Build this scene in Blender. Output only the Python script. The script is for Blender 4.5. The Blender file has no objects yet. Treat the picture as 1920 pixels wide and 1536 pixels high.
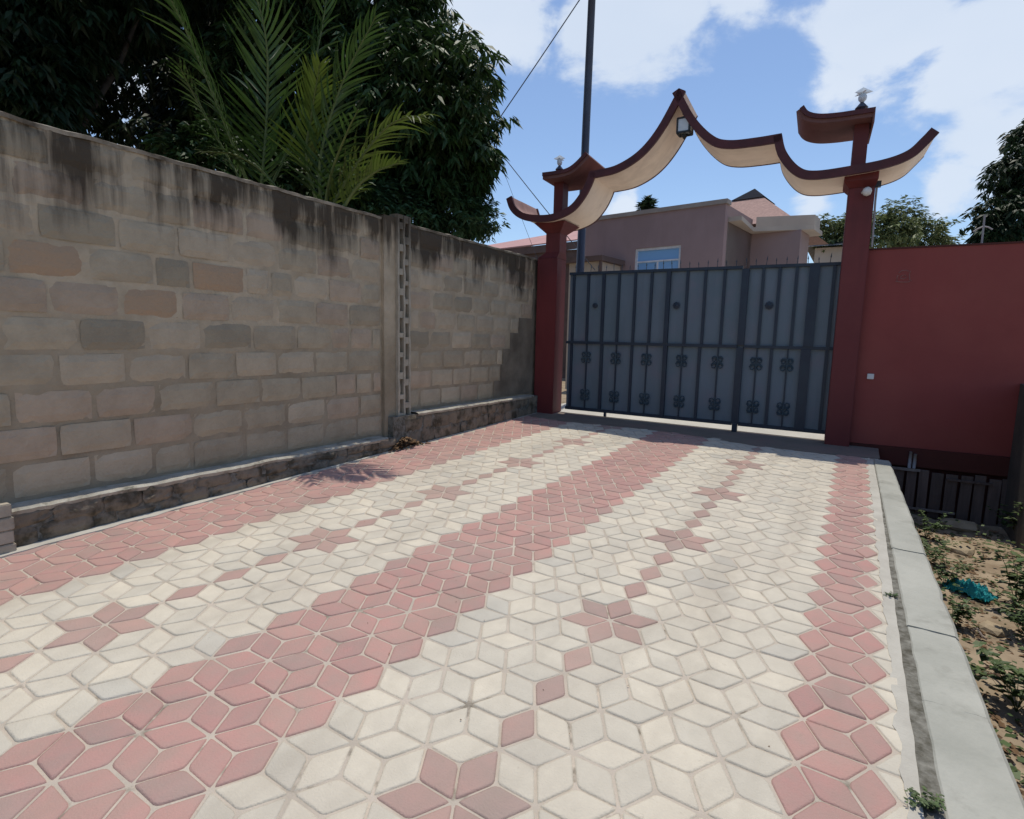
import bpy, bmesh, math, random
import numpy as np
from mathutils import Vector, Matrix, noise
random.seed(7); np.random.seed(7)
R = math.radians
PI = math.pi
D = bpy.data
sc = bpy.context.scene
C = sc.collection

# ------------------------------------------------------------------ camera
FPX = 1040.0                     # focal length in pixels of the 1920 px wide photograph
YAW, PITCH, ROLL = -0.552605, 0.127, 0.0229
CAM_H = 1.5571
def cam_axes(yaw, pit, rol):
    fw = np.array([math.sin(yaw)*math.cos(pit), math.cos(yaw)*math.cos(pit), -math.sin(pit)])
    r0 = np.array([math.cos(yaw), -math.sin(yaw), 0]); u0 = np.cross(r0, fw)
    return np.array([r0*math.cos(rol)+u0*math.sin(rol), -r0*math.sin(rol)+u0*math.cos(rol), fw])
AX = cam_axes(YAW, PITCH, ROLL)
cam_d = D.cameras.new('camera'); cam = D.objects.new('camera', cam_d); C.objects.link(cam)
cam_d.sensor_fit = 'HORIZONTAL'; cam_d.sensor_width = 36.0; cam_d.lens = FPX/1920*36
cam_d.clip_start = 0.05; cam_d.clip_end = 2000
cam.matrix_world = Matrix(((AX[0][0], AX[1][0], -AX[2][0], 0), (AX[0][1], AX[1][1], -AX[2][1], 0),
                           (AX[0][2], AX[1][2], -AX[2][2], CAM_H), (0, 0, 0, 1)))
sc.camera = cam

# ------------------------------------------------------------------ world: Nishita sky with procedural clouds
SUN_EL, SUN_AZ = 78.0, -12.0          # azimuth from +Y, clockwise
EXPOSURE = 0.1
SUN_STRENGTH, SKY_STRENGTH = 2.9, 0.15
world = D.worlds.new('World'); sc.world = world; world.use_nodes = True
wn, wl = world.node_tree.nodes, world.node_tree.links
wn.clear()
w_out = wn.new('ShaderNodeOutputWorld'); w_bg = wn.new('ShaderNodeBackground')
w_bg.inputs['Strength'].default_value = SKY_STRENGTH
sky = wn.new('ShaderNodeTexSky'); sky.sky_type = 'NISHITA'; sky.sun_disc = False
sky.sun_elevation = R(SUN_EL); sky.sun_rotation = R(SUN_AZ)
sky.air_density = 1.0; sky.dust_density = 0.6; sky.ozone_density = 2.6
w_tc = wn.new('ShaderNodeTexCoord')
def wmath(op, a, b=None, c=None, clamp=False):
    n = wn.new('ShaderNodeMath'); n.operation = op; n.use_clamp = clamp
    for k, v in enumerate((a, b, c)):
        if v is None: continue
        if hasattr(v, 'links'): wl.new(v, n.inputs[k])
        else: n.inputs[k].default_value = v
    return n.outputs[0]
w_map = wn.new('ShaderNodeMapping'); w_map.inputs['Scale'].default_value = (1, 1, 1.9)
wl.new(w_tc.outputs['Generated'], w_map.inputs['Vector'])
w_n1 = wn.new('ShaderNodeTexNoise'); w_n1.inputs['Scale'].default_value = 5.2; w_n1.inputs['Detail'].default_value = 9
w_n1.inputs['Roughness'].default_value = 0.58; w_n1.inputs['Distortion'].default_value = 0.25
w_n2 = wn.new('ShaderNodeTexNoise'); w_n2.inputs['Scale'].default_value = 2.1; w_n2.inputs['Detail'].default_value = 4
wl.new(w_map.outputs[0], w_n1.inputs['Vector']); wl.new(w_map.outputs[0], w_n2.inputs['Vector'])
def raydir(px, py):
    d = np.array([(px-960)/FPX, (768-py)/FPX, 1.0]) @ AX
    return d/np.linalg.norm(d)
clouds = [(1190, 30, .15, 1.15), (930, -10, .13, 1.1), (1395, -25, .07, 1.0), (1700, 40, .12, .9), (1860, 70, .12, .9), (1890, 270, .11, .95),
          (1165, 392, .055, 1.0), (1530, 385, .05, .8), (1790, 340, .07, .7), (1600, 90, .08, .7), (120, 60, .2, .8), (2220, 200, .25, .9), (700, -300, .3, .9), (1500, -560, .3, .9),
          (2500, -100, .4, .9), (-400, 100, .35, .9)]
blob = None
for px, py, rad, amt in clouds:
    v = wn.new('ShaderNodeVectorMath'); v.operation = 'DISTANCE'
    wl.new(w_tc.outputs['Generated'], v.inputs[0]); v.inputs[1].default_value = tuple(raydir(px, py))
    m = wmath('MULTIPLY', wmath('SUBTRACT', 1.0, wmath('DIVIDE', v.outputs['Value'], rad), clamp=False), amt)
    blob = m if blob is None else wmath('MAXIMUM', blob, m)
cl = wmath('ADD', wmath('MULTIPLY', wmath('SUBTRACT', w_n1.outputs[0], 0.5), 2.5), wmath('SUBTRACT', wmath('MAXIMUM', blob, -0.60), 0.08))
cl2 = wmath('MULTIPLY', wmath('ADD', cl, -0.10), 2.1, clamp=True)
w_ss = wn.new('ShaderNodeMapRange'); w_ss.interpolation_type = 'SMOOTHERSTEP'
wl.new(cl2, w_ss.inputs['Value'])
w_cc = wn.new('ShaderNodeMix'); w_cc.data_type = 'RGBA'
wl.new(w_n2.outputs[0], w_cc.inputs['Factor'])
w_cc.inputs['A'].default_value = (3.6, 4.3, 5.3, 1); w_cc.inputs['B'].default_value = (5.6, 5.9, 6.3, 1)
w_gain = wn.new('ShaderNodeMix'); w_gain.data_type = 'RGBA'; w_gain.blend_type = 'MULTIPLY'; w_gain.inputs['Factor'].default_value = 1
wl.new(sky.outputs[0], w_gain.inputs['A']); w_gain.inputs['B'].default_value = (.90, .92, .95, 1)
w_mix = wn.new('ShaderNodeMix'); w_mix.data_type = 'RGBA'
wl.new(wmath('MULTIPLY', w_ss.outputs[0], 0.86), w_mix.inputs['Factor'])
wl.new(w_gain.outputs['Result'], w_mix.inputs['A']); wl.new(w_cc.outputs['Result'], w_mix.inputs['B'])
wl.new(w_mix.outputs['Result'], w_bg.inputs['Color']); wl.new(w_bg.outputs[0], w_out.inputs[0])

# ------------------------------------------------------------------ sun
sun_d = D.lights.new('sun', 'SUN'); sun = D.objects.new('sun', sun_d); C.objects.link(sun)
sun_d.energy = SUN_STRENGTH; sun_d.angle = R(0.55); sun_d.color = (1.0, 0.935, 0.82)
sd = Vector((math.sin(R(SUN_AZ))*math.cos(R(SUN_EL)), math.cos(R(SUN_AZ))*math.cos(R(SUN_EL)), math.sin(R(SUN_EL))))
sun.rotation_euler = sd.to_track_quat('Z', 'Y').to_euler()
sun.location = (0, 0, 30)

sc.view_settings.view_transform = 'Standard'; sc.view_settings.look = 'None'
sc.view_settings.exposure = EXPOSURE; sc.view_settings.gamma = 1.0
sc.view_settings.use_curve_mapping = False
sc.render.resolution_x, sc.render.resolution_y = 1024, 819

# ------------------------------------------------------------------ geometry of the place
CAM = np.array([0, 0, CAM_H])
def ray(px, py): return np.array([(px-960)/FPX, (768-py)/FPX, 1.0]) @ AX
def onplane(px, py, P0, nrm):
    nrm = np.array(nrm, float); d = ray(px, py); t = nrm @ (np.array(P0, float)-CAM)/(nrm @ d)
    return Vector(CAM+t*d)
def proj(P):
    c = AX @ (np.array(P, float)-CAM); return (960+FPX*c[0]/c[2], 768-FPX*c[1]/c[2], c[2])
# the driveway is a tilted plane (rises towards the gate, falls slightly to the right)
RX = Vector((0.99984652, 0.00045494, -0.0175139)); RY = Vector((0, 0.9996628, 0.02596706)); RN = Vector((0.0175198, -0.02596307, 0.99950937))
ROAD = Matrix((RX, RY, RN)).transposed()
def rz(x, y): return -(RN.x*x + RN.y*y)/RN.z
S = 0.27; OX, OY = 3.693, -4.8548           # paving lattice: spacing and camera position in it
def lat(i, j): return ROAD @ Vector(((j*math.sqrt(3)/2-OX)*S, (i+j*.5-OY)*S, 0))
# gate frame: u along the gate, v away from the camera, z up
G0 = Vector((-4.212, 8.593, 0)); GD = Vector((.9985, .055, 0)).normalized(); GN = Vector((-.055, .9985, 0)).normalized()
def G(u, v, z): return G0 + GD*u + GN*v + Vector((0, 0, z))
GA = math.atan2(GD.y, GD.x)

# ------------------------------------------------------------------ mesh helpers
class MB:
    """collects polygons for ONE mesh"""
    def __init__(s): s.v = []; s.f = []; s.m = []; s.t = []
    def add(s, vs, fs, m=0, t=0.5):
        o = len(s.v); s.v += [tuple(p) for p in vs]
        for f in fs: s.f.append(tuple(o+i for i in f)); s.m.append(m); s.t.append(t)
    def box(s, lo, hi, m=0, M=None, bev=0.0):
        x0, y0, z0 = lo; x1, y1, z1 = hi
        vs = [Vector(p) for p in ((x0,y0,z0),(x1,y0,z0),(x1,y1,z0),(x0,y1,z0),(x0,y0,z1),(x1,y0,z1),(x1,y1,z1),(x0,y1,z1))]
        if M is not None: vs = [M(*p) if callable(M) else M @ p for p in vs]
        s.add(vs, [(0,3,2,1),(4,5,6,7),(0,1,5,4),(1,2,6,5),(2,3,7,6),(3,0,4,7)], m)
    def tube(s, pts, rad, n=8, m=0, cap=True):
        pts = [Vector(p) for p in pts]; k = len(pts)
        rs = rad if isinstance(rad, (list, tuple)) else [rad]*k
        rings = []; up = Vector((0, 0, 1))
        for i, p in enumerate(pts):
            d = (pts[min(i+1, k-1)]-pts[max(i-1, 0)]).normalized()
            a = d.cross(up)
            if a.length < 1e-3: a = d.cross(Vector((0, 1, 0)))
            a.normalize(); b = a.cross(d).normalized()
            rings.append([p + (a*math.cos(2*PI*q/n)+b*math.sin(2*PI*q/n))*rs[i] for q in range(n)])
        vs = [v for r in rings for v in r]; fs = []
        for i in range(k-1):
            for q in range(n):
                fs.append((i*n+q, i*n+(q+1) % n, (i+1)*n+(q+1) % n, (i+1)*n+q))
        if cap: fs.append(tuple(range(n))); fs.append(tuple((k-1)*n+q for q in reversed(range(n))))
        s.add(vs, fs, m)
    def lathe(s, prof, n=12, m=0, base=(0, 0, 0)):
        base = Vector(base); vs = []; fs = []
        for r, z in prof:
            for q in range(n): vs.append(base+Vector((r*math.cos(2*PI*q/n), r*math.sin(2*PI*q/n), z)))
        for i in range(len(prof)-1):
            for q in range(n): fs.append((i*n+q, i*n+(q+1) % n, (i+1)*n+(q+1) % n, (i+1)*n+q))
        fs.append(tuple(reversed(range(n)))); fs.append(tuple((len(prof)-1)*n+q for q in range(n)))
        s.add(vs, fs, m)
    def mesh(s, name, mats, smooth=False, tint=False):
        me = D.meshes.new(name); me.from_pydata(s.v, [], s.f)
        for m in (mats if isinstance(mats, (list, tuple)) else [mats]): me.materials.append(m)
        me.polygons.foreach_set('material_index', s.m)
        if smooth: me.polygons.foreach_set('use_smooth', [True]*len(s.f))
        if tint:
            a = me.attributes.new('tint', 'FLOAT', 'FACE'); a.data.foreach_set('value', s.t)
        me.update(); return me
    def build(s, name, mats, parent=None, smooth=False, tint=False, bevel=0):
        me = s.mesh(name, mats, smooth, tint)
        if bevel:
            bm = bmesh.new(); bm.from_mesh(me)
            bmesh.ops.remove_doubles(bm, verts=bm.verts, dist=1e-5)
            bmesh.ops.bevel(bm, geom=[e for e in bm.edges if e.calc_face_angle(0) > .5], offset=bevel, segments=2, affect='EDGES')
            bm.to_mesh(me); bm.free()
        return link(name, me, parent)
def link(name, data, parent=None, loc=None, M=None):
    o = D.objects.new(name, data); C.objects.link(o)
    if parent is not None: o.parent = parent
    if M is not None: o.matrix_basis = M
    elif loc is not None: o.location = loc
    return o
def tag(o, label=None, cat=None, group=None, kind=None):
    if label: o['label'] = label
    if cat: o['category'] = cat
    if group: o['group'] = group
    if kind: o['kind'] = kind
    return o
def thing(name, label, cat, loc=(0, 0, 0), group=None):
    o = link(name, None, None, loc); o.empty_display_size = .1
    return tag(o, label, cat, group)
def sub(parent, name, mb, mats, **k):
    """a part whose vertices were given in world coordinates, under a parent standing at parent.location"""
    p = parent; off = Vector((0, 0, 0))
    while p is not None: off += Vector(p.location); p = p.parent
    mb.v = [tuple(Vector(v)-off) for v in mb.v]
    return mb.build(name, mats, parent, **k)

# ------------------------------------------------------------------ materials
def mat(name, col, rough=.8, col2=None, scale=6., detail=5., bump=0., bscale=40., spec=.3, metal=0., stretch=None, lo=.35, hi=.65, tint=0., transl=0., col3=None, scale3=1.2, lo3=.55, hi3=.7, obj_rand=0.):
    m = D.materials.new(name); m.use_nodes = True; nt = m.node_tree; n, l = nt.nodes, nt.links
    b = n['Principled BSDF']; b.inputs['Roughness'].default_value = rough; b.inputs['Specular IOR Level'].default_value = spec; b.inputs['Metallic'].default_value = metal
    geo = n.new('ShaderNodeNewGeometry'); vec = geo.outputs['Position']
    if stretch:
        mp = n.new('ShaderNodeMapping'); mp.inputs['Scale'].default_value = stretch; l.new(vec, mp.inputs['Vector']); vec = mp.outputs[0]
    def noise_(sc_, det, a, b_):
        t = n.new('ShaderNodeTexNoise'); t.inputs['Scale'].default_value = sc_; t.inputs['Detail'].default_value = det; t.inputs['Roughness'].default_value = .6
        l.new(vec, t.inputs['Vector']); r = n.new('ShaderNodeMapRange'); r.inputs['From Min'].default_value = a; r.inputs['From Max'].default_value = b_
        l.new(t.outputs[0], r.inputs['Value']); return r.outputs[0]
    def mix(f, A, B, mode='MIX'):
        x = n.new('ShaderNodeMix'); x.data_type = 'RGBA'; x.blend_type = mode
        for k, v in (('Factor', f), ('A', A), ('B', B)):
            if hasattr(v, 'links'): l.new(v, x.inputs[k])
            elif k == 'Factor': x.inputs[k].default_value = v
            else: x.inputs[k].default_value = (*v, 1)
        return x.outputs['Result']
    c = mix(noise_(scale, detail, lo, hi), col, col2 or tuple(x*.8 for x in col))
    if col3: c = mix(noise_(scale3, 6, lo3, hi3), c, col3)
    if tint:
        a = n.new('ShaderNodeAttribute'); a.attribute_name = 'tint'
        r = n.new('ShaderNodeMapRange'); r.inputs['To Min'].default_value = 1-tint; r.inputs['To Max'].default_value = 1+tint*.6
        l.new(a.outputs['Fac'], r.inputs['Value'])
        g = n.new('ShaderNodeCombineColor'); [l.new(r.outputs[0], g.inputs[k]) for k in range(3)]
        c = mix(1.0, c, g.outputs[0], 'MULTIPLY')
    if obj_rand:
        oi = n.new('ShaderNodeObjectInfo')
        r = n.new('ShaderNodeMapRange'); r.inputs['To Min'].default_value = 1-obj_rand; r.inputs['To Max'].default_value = 1+obj_rand
        l.new(oi.outputs['Random'], r.inputs['Value'])
        g = n.new('ShaderNodeCombineColor'); [l.new(r.outputs[0], g.inputs[k]) for k in range(3)]
        c = mix(1.0, c, g.outputs[0], 'MULTIPLY')
    l.new(c, b.inputs['Base Color'])
    if bump:
        t = n.new('ShaderNodeTexNoise'); t.inputs['Scale'].default_value = bscale; t.inputs['Detail'].default_value = 6; l.new(geo.outputs['Position'], t.inputs['Vector'])
        bp = n.new('ShaderNodeBump'); bp.inputs['Strength'].default_value = bump; bp.inputs['Distance'].default_value = .01
        l.new(t.outputs[0], bp.inputs['Height']); l.new(bp.outputs[0], b.inputs['Normal'])
    if transl:
        tr = n.new('ShaderNodeBsdfTranslucent'); l.new(c, tr.inputs['Color']); ms = n.new('ShaderNodeMixShader'); ms.inputs[0].default_value = transl
        l.new(b.outputs[0], ms.inputs[1]); l.new(tr.outputs[0], ms.inputs[2]); l.new(ms.outputs[0], n['Material Output'].inputs[0])
    m['c'] = 1
    return m

def streaked(m, zlo, zhi, col=(.040, .028, .018), fy=8.5, fz=.6, strength=.9, patch=1.5):
    """vertical water stains and algae that run down from the top of a wall"""
    nt = m.node_tree; n, l = nt.nodes, nt.links; b = n['Principled BSDF']
    src = b.inputs['Base Color'].links[0].from_socket
    geo = n.new('ShaderNodeNewGeometry'); mp = n.new('ShaderNodeMapping'); mp.inputs['Scale'].default_value = (fy, fy, fz); l.new(geo.outputs['Position'], mp.inputs['Vector'])
    t = n.new('ShaderNodeTexNoise'); t.inputs['Scale'].default_value = 1.; t.inputs['Detail'].default_value = 5; t.inputs['Roughness'].default_value = .62; l.new(mp.outputs[0], t.inputs['Vector'])
    t2 = n.new('ShaderNodeTexNoise'); t2.inputs['Scale'].default_value = patch; t2.inputs['Detail'].default_value = 3; l.new(geo.outputs['Position'], t2.inputs['Vector'])
    sp = n.new('ShaderNodeSeparateXYZ'); l.new(geo.outputs['Position'], sp.inputs[0])
    def mth(op, a, b_, cl=False):
        x = n.new('ShaderNodeMath'); x.operation = op; x.use_clamp = cl
        for k, v in ((0, a), (1, b_)):
            if hasattr(v, 'links'): l.new(v, x.inputs[k])
            else: x.inputs[k].default_value = v
        return x.outputs[0]
    h = n.new('ShaderNodeMapRange'); h.inputs['From Min'].default_value = zlo; h.inputs['From Max'].default_value = zhi; l.new(sp.outputs['Z'], h.inputs['Value'])
    s_ = mth('ADD', mth('MULTIPLY', mth('SUBTRACT', t.outputs[0], .5), 3.4), mth('MULTIPLY', mth('SUBTRACT', t2.outputs[0], .5), 3.4))
    f = mth('ADD', mth('SUBTRACT', mth('MULTIPLY', h.outputs[0], 1.35), .55), mth('MULTIPLY', s_, mth('ADD', mth('MULTIPLY', h.outputs[0], .8), .2)))
    f = mth('MULTIPLY', mth('MULTIPLY', f, 1.5, True), strength)
    x = n.new('ShaderNodeMix'); x.data_type = 'RGBA'; l.new(f, x.inputs['Factor']); l.new(src, x.inputs['A']); x.inputs['B'].default_value = (*col, 1)
    l.new(x.outputs['Result'], b.inputs['Base Color'])

def mortar_tone(m):
    nt = m.node_tree; n, l = nt.nodes, nt.links; b = n['Principled BSDF']; src = b.inputs['Base Color'].links[0].from_socket
    geo = n.new('ShaderNodeNewGeometry'); sp = n.new('ShaderNodeSeparateXYZ'); l.new(geo.outputs['Position'], sp.inputs[0])
    t = n.new('ShaderNodeTexNoise'); t.inputs['Scale'].default_value = 1.6; l.new(geo.outputs['Position'], t.inputs['Vector'])
    a = n.new('ShaderNodeMath'); a.operation = 'ADD'; l.new(sp.outputs['Z'], a.inputs[0]); l.new(t.outputs[0], a.inputs[1])
    r = n.new('ShaderNodeMapRange'); r.inputs['From Min'].default_value = 1.75; r.inputs['From Max'].default_value = 2.15; l.new(a.outputs[0], r.inputs['Value'])
    x = n.new('ShaderNodeMix'); x.data_type = 'RGBA'; x.blend_type = 'MULTIPLY'; l.new(r.outputs[0], x.inputs['Factor']); x.inputs['A'].default_value = (1, 1, 1, 1); x.inputs['B'].default_value = (1, 1, 1, 1)
    y = n.new('ShaderNodeMix'); y.data_type = 'RGBA'; l.new(r.outputs[0], y.inputs['Factor']); y.inputs['A'].default_value = (.80, .78, .74, 1); y.inputs['B'].default_value = (1.13, 1.11, 1.07, 1)
    z = n.new('ShaderNodeMix'); z.data_type = 'RGBA'; z.blend_type = 'MULTIPLY'; z.inputs['Factor'].default_value = 1; l.new(src, z.inputs['A']); l.new(y.outputs['Result'], z.inputs['B'])
    n.remove(x); l.new(z.outputs['Result'], b.inputs['Base Color'])

def mat_paver(name, colA, colB, colC, dirt):
    """concrete paver: per-piece tint from the tint attribute, worn and dusty in large patches"""
    m = mat(name, colA, .88, colB, 9, 5, bump=.35, bscale=120, tint=.0)
    nt = m.node_tree; n, l = nt.nodes, nt.links; b = n['Principled BSDF']; src = b.inputs['Base Color'].links[0].from_socket
    a = n.new('ShaderNodeAttribute'); a.attribute_name = 'tint'
    ramp = n.new('ShaderNodeValToRGB'); e = ramp.color_ramp.elements; e[0].position = 0; e[0].color = (*colC, 1); e[1].position = 1; e[1].color = (1.08, 1.06, 1.03, 1)
    mid = ramp.color_ramp.elements.new(.3); mid.color = (.93, .93, .93, 1)
    l.new(a.outputs['Fac'], ramp.inputs[0])
    x = n.new('ShaderNodeMix'); x.data_type = 'RGBA'; x.blend_type = 'MULTIPLY'; x.inputs['Factor'].default_value = 1; l.new(src, x.inputs['A']); l.new(ramp.outputs[0], x.inputs['B'])
    geo = n.new('ShaderNodeNewGeometry')
    t = n.new('ShaderNodeTexNoise'); t.inputs['Scale'].default_value = 1.7; t.inputs['Detail'].default_value = 8; t.inputs['Roughness'].default_value = .65; l.new(geo.outputs['Position'], t.inputs['Vector'])
    r = n.new('ShaderNodeMapRange'); r.inputs['From Min'].default_value = .45; r.inputs['From Max'].default_value = .75; r.inputs['To Max'].default_value = .6; l.new(t.outputs[0], r.inputs['Value'])
    y = n.new('ShaderNodeMix'); y.data_type = 'RGBA'; l.new(r.outputs[0], y.inputs['Factor']); l.new(x.outputs['Result'], y.inputs['A']); y.inputs['B'].default_value = (*dirt, 1)
    mp = n.new('ShaderNodeMapping'); mp.inputs['Scale'].default_value = (2.6, .35, 1); l.new(geo.outputs['Position'], mp.inputs['Vector'])
    t3 = n.new('ShaderNodeTexNoise'); t3.inputs['Scale'].default_value = 1.5; t3.inputs['Detail'].default_value = 6; l.new(mp.outputs[0], t3.inputs['Vector'])
    r3 = n.new('ShaderNodeMapRange'); r3.inputs['From Min'].default_value = .5; r3.inputs['From Max'].default_value = .72; r3.inputs['To Max'].default_value = .30; l.new(t3.outputs[0], r3.inputs['Value'])
    t4 = n.new('ShaderNodeTexNoise'); t4.inputs['Scale'].default_value = 26; t4.inputs['Detail'].default_value = 7; t4.inputs['Roughness'].default_value = .7; l.new(geo.outputs['Position'], t4.inputs['Vector'])
    r4 = n.new('ShaderNodeMapRange'); r4.inputs['From Min'].default_value = .62; r4.inputs['From Max'].default_value = .80; r4.inputs['To Max'].default_value = .55; l.new(t4.outputs[0], r4.inputs['Value'])
    mx = n.new('ShaderNodeMath'); mx.operation = 'MAXIMUM'; l.new(r3.outputs[0], mx.inputs[0]); l.new(r4.outputs[0], mx.inputs[1])
    u = n.new('ShaderNodeMix'); u.data_type = 'RGBA'; l.new(mx.outputs[0], u.inputs['Factor']); l.new(y.outputs['Result'], u.inputs['A']); u.inputs['B'].default_value = (.27, .225, .175, 1)
    l.new(u.outputs['Result'], b.inputs['Base Color'])
    return m

M_white = mat_paver('pale_paver', (.61, .56, .46), (.55, .505, .415), (.86, .875, .90), (.47, .42, .345))
M_red = mat_paver('red_paver', (.455, .258, .228), (.40, .262, .228), (.87, .94, .94), (.42, .31, .26))
M_redworn = mat_paver('worn_red_paver', (.43, .285, .245), (.385, .275, .235), (.88, .94, .94), (.42, .33, .28))
M_bed = mat('jointing_sand', (.52, .45, .37), .95, (.43, .375, .305), 6, 8, bump=.4, bscale=160, col3=(.16, .14, .105), scale3=8, lo3=.58, hi3=.74)
M_apronshade = mat('dusty_apron_painted_shade', (.17, .145, .12), .95, (.22, .19, .155), 3, 8, bump=.3, bscale=60, col3=(.21, .15, .13), scale3=1.5, lo3=.5, hi3=.7)  # dusty concrete, kept dark so the gate's shadow is painted in
M_strip = mat('mortar_strip', (.50, .475, .41), .92, (.41, .385, .33), 5, 8, bump=.35, bscale=90)
M_kerb = mat('kerb_concrete', (.43, .425, .37), .9, (.33, .33, .285), 2.2, 9, bump=.4, bscale=50, col3=(.22, .215, .18), scale3=4, lo3=.54, hi3=.78)
M_gapdirt = mat('damp_dirt', (.085, .078, .058), .95, (.24, .23, .195), 20, 9, bump=1.0, bscale=60)
M_soil = mat('sandy_soil', (.37, .295, .205), .96, (.24, .18, .12), 3.5, 9, bump=.6, bscale=30, col3=(.11, .085, .05), scale3=5, lo3=.56, hi3=.7)
M_yard = mat('yard_concrete', (.55, .52, .46), .9, (.46, .44, .39), 1.5, 7, bump=.2, bscale=40)
bl = dict(rough=.93, bump=.85, bscale=42, detail=8, scale=5)
M_blocks = [mat('block_grey', (.43, .35, .245), col2=(.345, .28, .195), obj_rand=.08, **bl),
            mat('block_pale', (.49, .395, .28), col2=(.41, .33, .232), obj_rand=.07, **bl),
            mat('block_pinkish', (.455, .35, .25), col2=(.375, .285, .20), obj_rand=.07, **bl),
            mat('block_dark', (.34, .28, .195), col2=(.29, .24, .17), obj_rand=.06, **bl),
            mat('block_brown', (.405, .275, .172), col2=(.37, .265, .175), obj_rand=.06, **bl)]
M_mortar = mat('wall_mortar', (.47, .385, .28), .95, (.34, .275, .195), 3.2, 9, bump=.7, bscale=45)
M_infill = mat('infill_render', (.135, .11, .08), .95, (.25, .205, .15), 2.5, 8, bump=.5, bscale=45)
mortar_tone(M_mortar)
for m_ in M_blocks+[M_mortar, M_infill]: streaked(m_, 1.95, 2.93)
M_pilaster = mat('pilaster_concrete', (.46, .40, .31), .93, (.34, .295, .225), 8, 8, bump=.5, bscale=50); streaked(M_pilaster, 2.0, 2.95, strength=.75)
M_coping = mat('wall_top_mortar', (.34, .30, .24), .95, (.10, .085, .065), 6, 9, bump=.7, bscale=60)
M_stone = mat('foundation_stone', (.20, .165, .12), .95, (.28, .23, .17), 6, 8, bump=.8, bscale=35, col3=(.08, .067, .045), scale3=6, lo3=.46, hi3=.62, obj_rand=.12)
M_cap = mat('plinth_mortar', (.46, .43, .36), .95, (.30, .275, .22), 7, 8, bump=.7, bscale=50, col3=(.13, .12, .09), scale3=8, lo3=.55, hi3=.7)
M_redpaint = mat('maroon_paint', (.155, .026, .026), .55, (.135, .022, .022), 1.3, 5, bump=.12, bscale=25, spec=.35, col3=(.175, .036, .032), scale3=.9, lo3=.5, hi3=.8)
M_redwall = mat('maroon_wall_paint', (.265, .054, .045), .6, (.225, .045, .038), .8, 6, bump=.15, bscale=18, spec=.3, col3=(.29, .075, .058), scale3=.7, lo3=.45, hi3=.8)
streaked(M_redwall, 1.0, 2.9, (.16, .034, .028), 5, .5, .15, 1.2); streaked(M_redpaint, 1.5, 4.2, (.07, .015, .014), 6, .5, .5, 1.2)
M_redbase = mat('dark_maroon_band', (.085, .02, .016), .7, (.068, .018, .013), 2, 5, bump=.15, bscale=18)
M_brownsof = mat('brown_soffit', (.17, .085, .075), .75, (.13, .06, .055), 4, 6, bump=.1, bscale=30)
M_cream = mat('cream_soffit', (.86, .72, .60), .8, (.80, .66, .55), 3, 6, bump=.06, bscale=30, col3=(.60, .48, .37), scale3=4, lo3=.62, hi3=.8)
M_fascia = mat('maroon_fascia', (.10, .03, .032), .6, (.065, .022, .024), 5, 6, bump=.15, bscale=40)
streaked(M_cream, 2.5, 5.2, (.46, .37, .30), 7, 2.0, .25, 2.5)
M_rooftop = mat('weathered_pink_top', (.42, .26, .23), .9, (.30, .18, .16), 5, 6)
M_sheet = mat('slate_sheet_metal', (.128, .160, .190), .5, (.105, .142, .165), 1.5, 6, spec=.5, metal=.0, bump=.05, bscale=4, col3=(.15, .15, .18), scale3=2.5, lo3=.5, hi3=.75)
M_bar = mat('navy_bar', (.010, .018, .036), .5, (.014, .028, .045), 6, 4, spec=.5)
M_scroll = mat('faded_scroll_iron', (.045, .066, .085), .6, (.06, .085, .10), 9, 4, spec=.3)
M_pole = mat('painted_steel_pole', (.045, .055, .085), .5, (.035, .035, .05), 3, 5, spec=.5)
M_rubber = mat('black_rubber', (.02, .02, .02), .7)
M_blackmetal = mat('black_metal', (.015, .015, .017), .5, spec=.5)
M_housewall = mat('mauve_plaster', (.345, .24, .228), .9, (.31, .215, .205), .9, 6, bump=.1, bscale=12)
streaked(M_housewall, 3.0, 5.0, (.17, .12, .11), 3, .5, .22, 1.0)
M_houseside = mat('pale_mauve_plaster', (.33, .235, .215), .9, (.29, .205, .19), .9, 6, bump=.1, bscale=12)
M_housecop = mat('parapet_coping', (.36, .31, .27), .9, (.29, .245, .215), 2, 6)
M_housecream = mat('cream_plaster', (.50, .42, .34), .85, (.43, .36, .295), 1.6, 5)
M_shingle = mat('pink_shingle', (.42, .27, .225), .9, (.31, .20, .17), 14, 6, bump=.3, bscale=30)
M_ridge = mat('dark_ridge', (.018, .02, .03), .9, spec=.1)
M_pinkroof = mat('pink_sheet_roof', (.50, .27, .24), .6, (.43, .235, .21), 2, 5)
M_brownwall = mat('brown_eave', (.15, .10, .085), .85, (.11, .075, .065), 3, 5)
M_winframe = mat('white_window_frame', (.72, .72, .74), .5)
M_greyroof = mat('grey_tile_roof', (.34, .30, .26), .9, (.20, .18, .16), 9, 6)
M_whiteplastic = mat('white_plastic', (.75, .74, .72), .45, spec=.5)
M_pipe = mat('grey_pvc', (.33, .31, .31), .5, (.26, .24, .24), 8, 4)
M_chalk = mat('chalk_marking', (.30, .15, .13), .9, (.24, .11, .10), 30, 5)
M_wood = mat('weathered_planks', (.16, .115, .098), .9, (.105, .078, .068), 3, 7, bump=.5, bscale=18, stretch=(9, 9, .8), obj_rand=.2)
M_woodtrim = mat('pale_batten', (.30, .25, .22), .85, (.19, .155, .135), 10, 7, bump=.4, bscale=40)
M_sidewall = mat('side_wall_render', (.115, .10, .085), .95, (.08, .072, .06), 3, 7, bump=.5, bscale=25)
M_teal = mat('teal_netting', (.03, .34, .34), .8, (.02, .24, .27), 30, 5, bump=.5, bscale=90)
M_twig = mat('dry_twig', (.16, .10, .065), .9, (.09, .06, .04), 20, 5)
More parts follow.
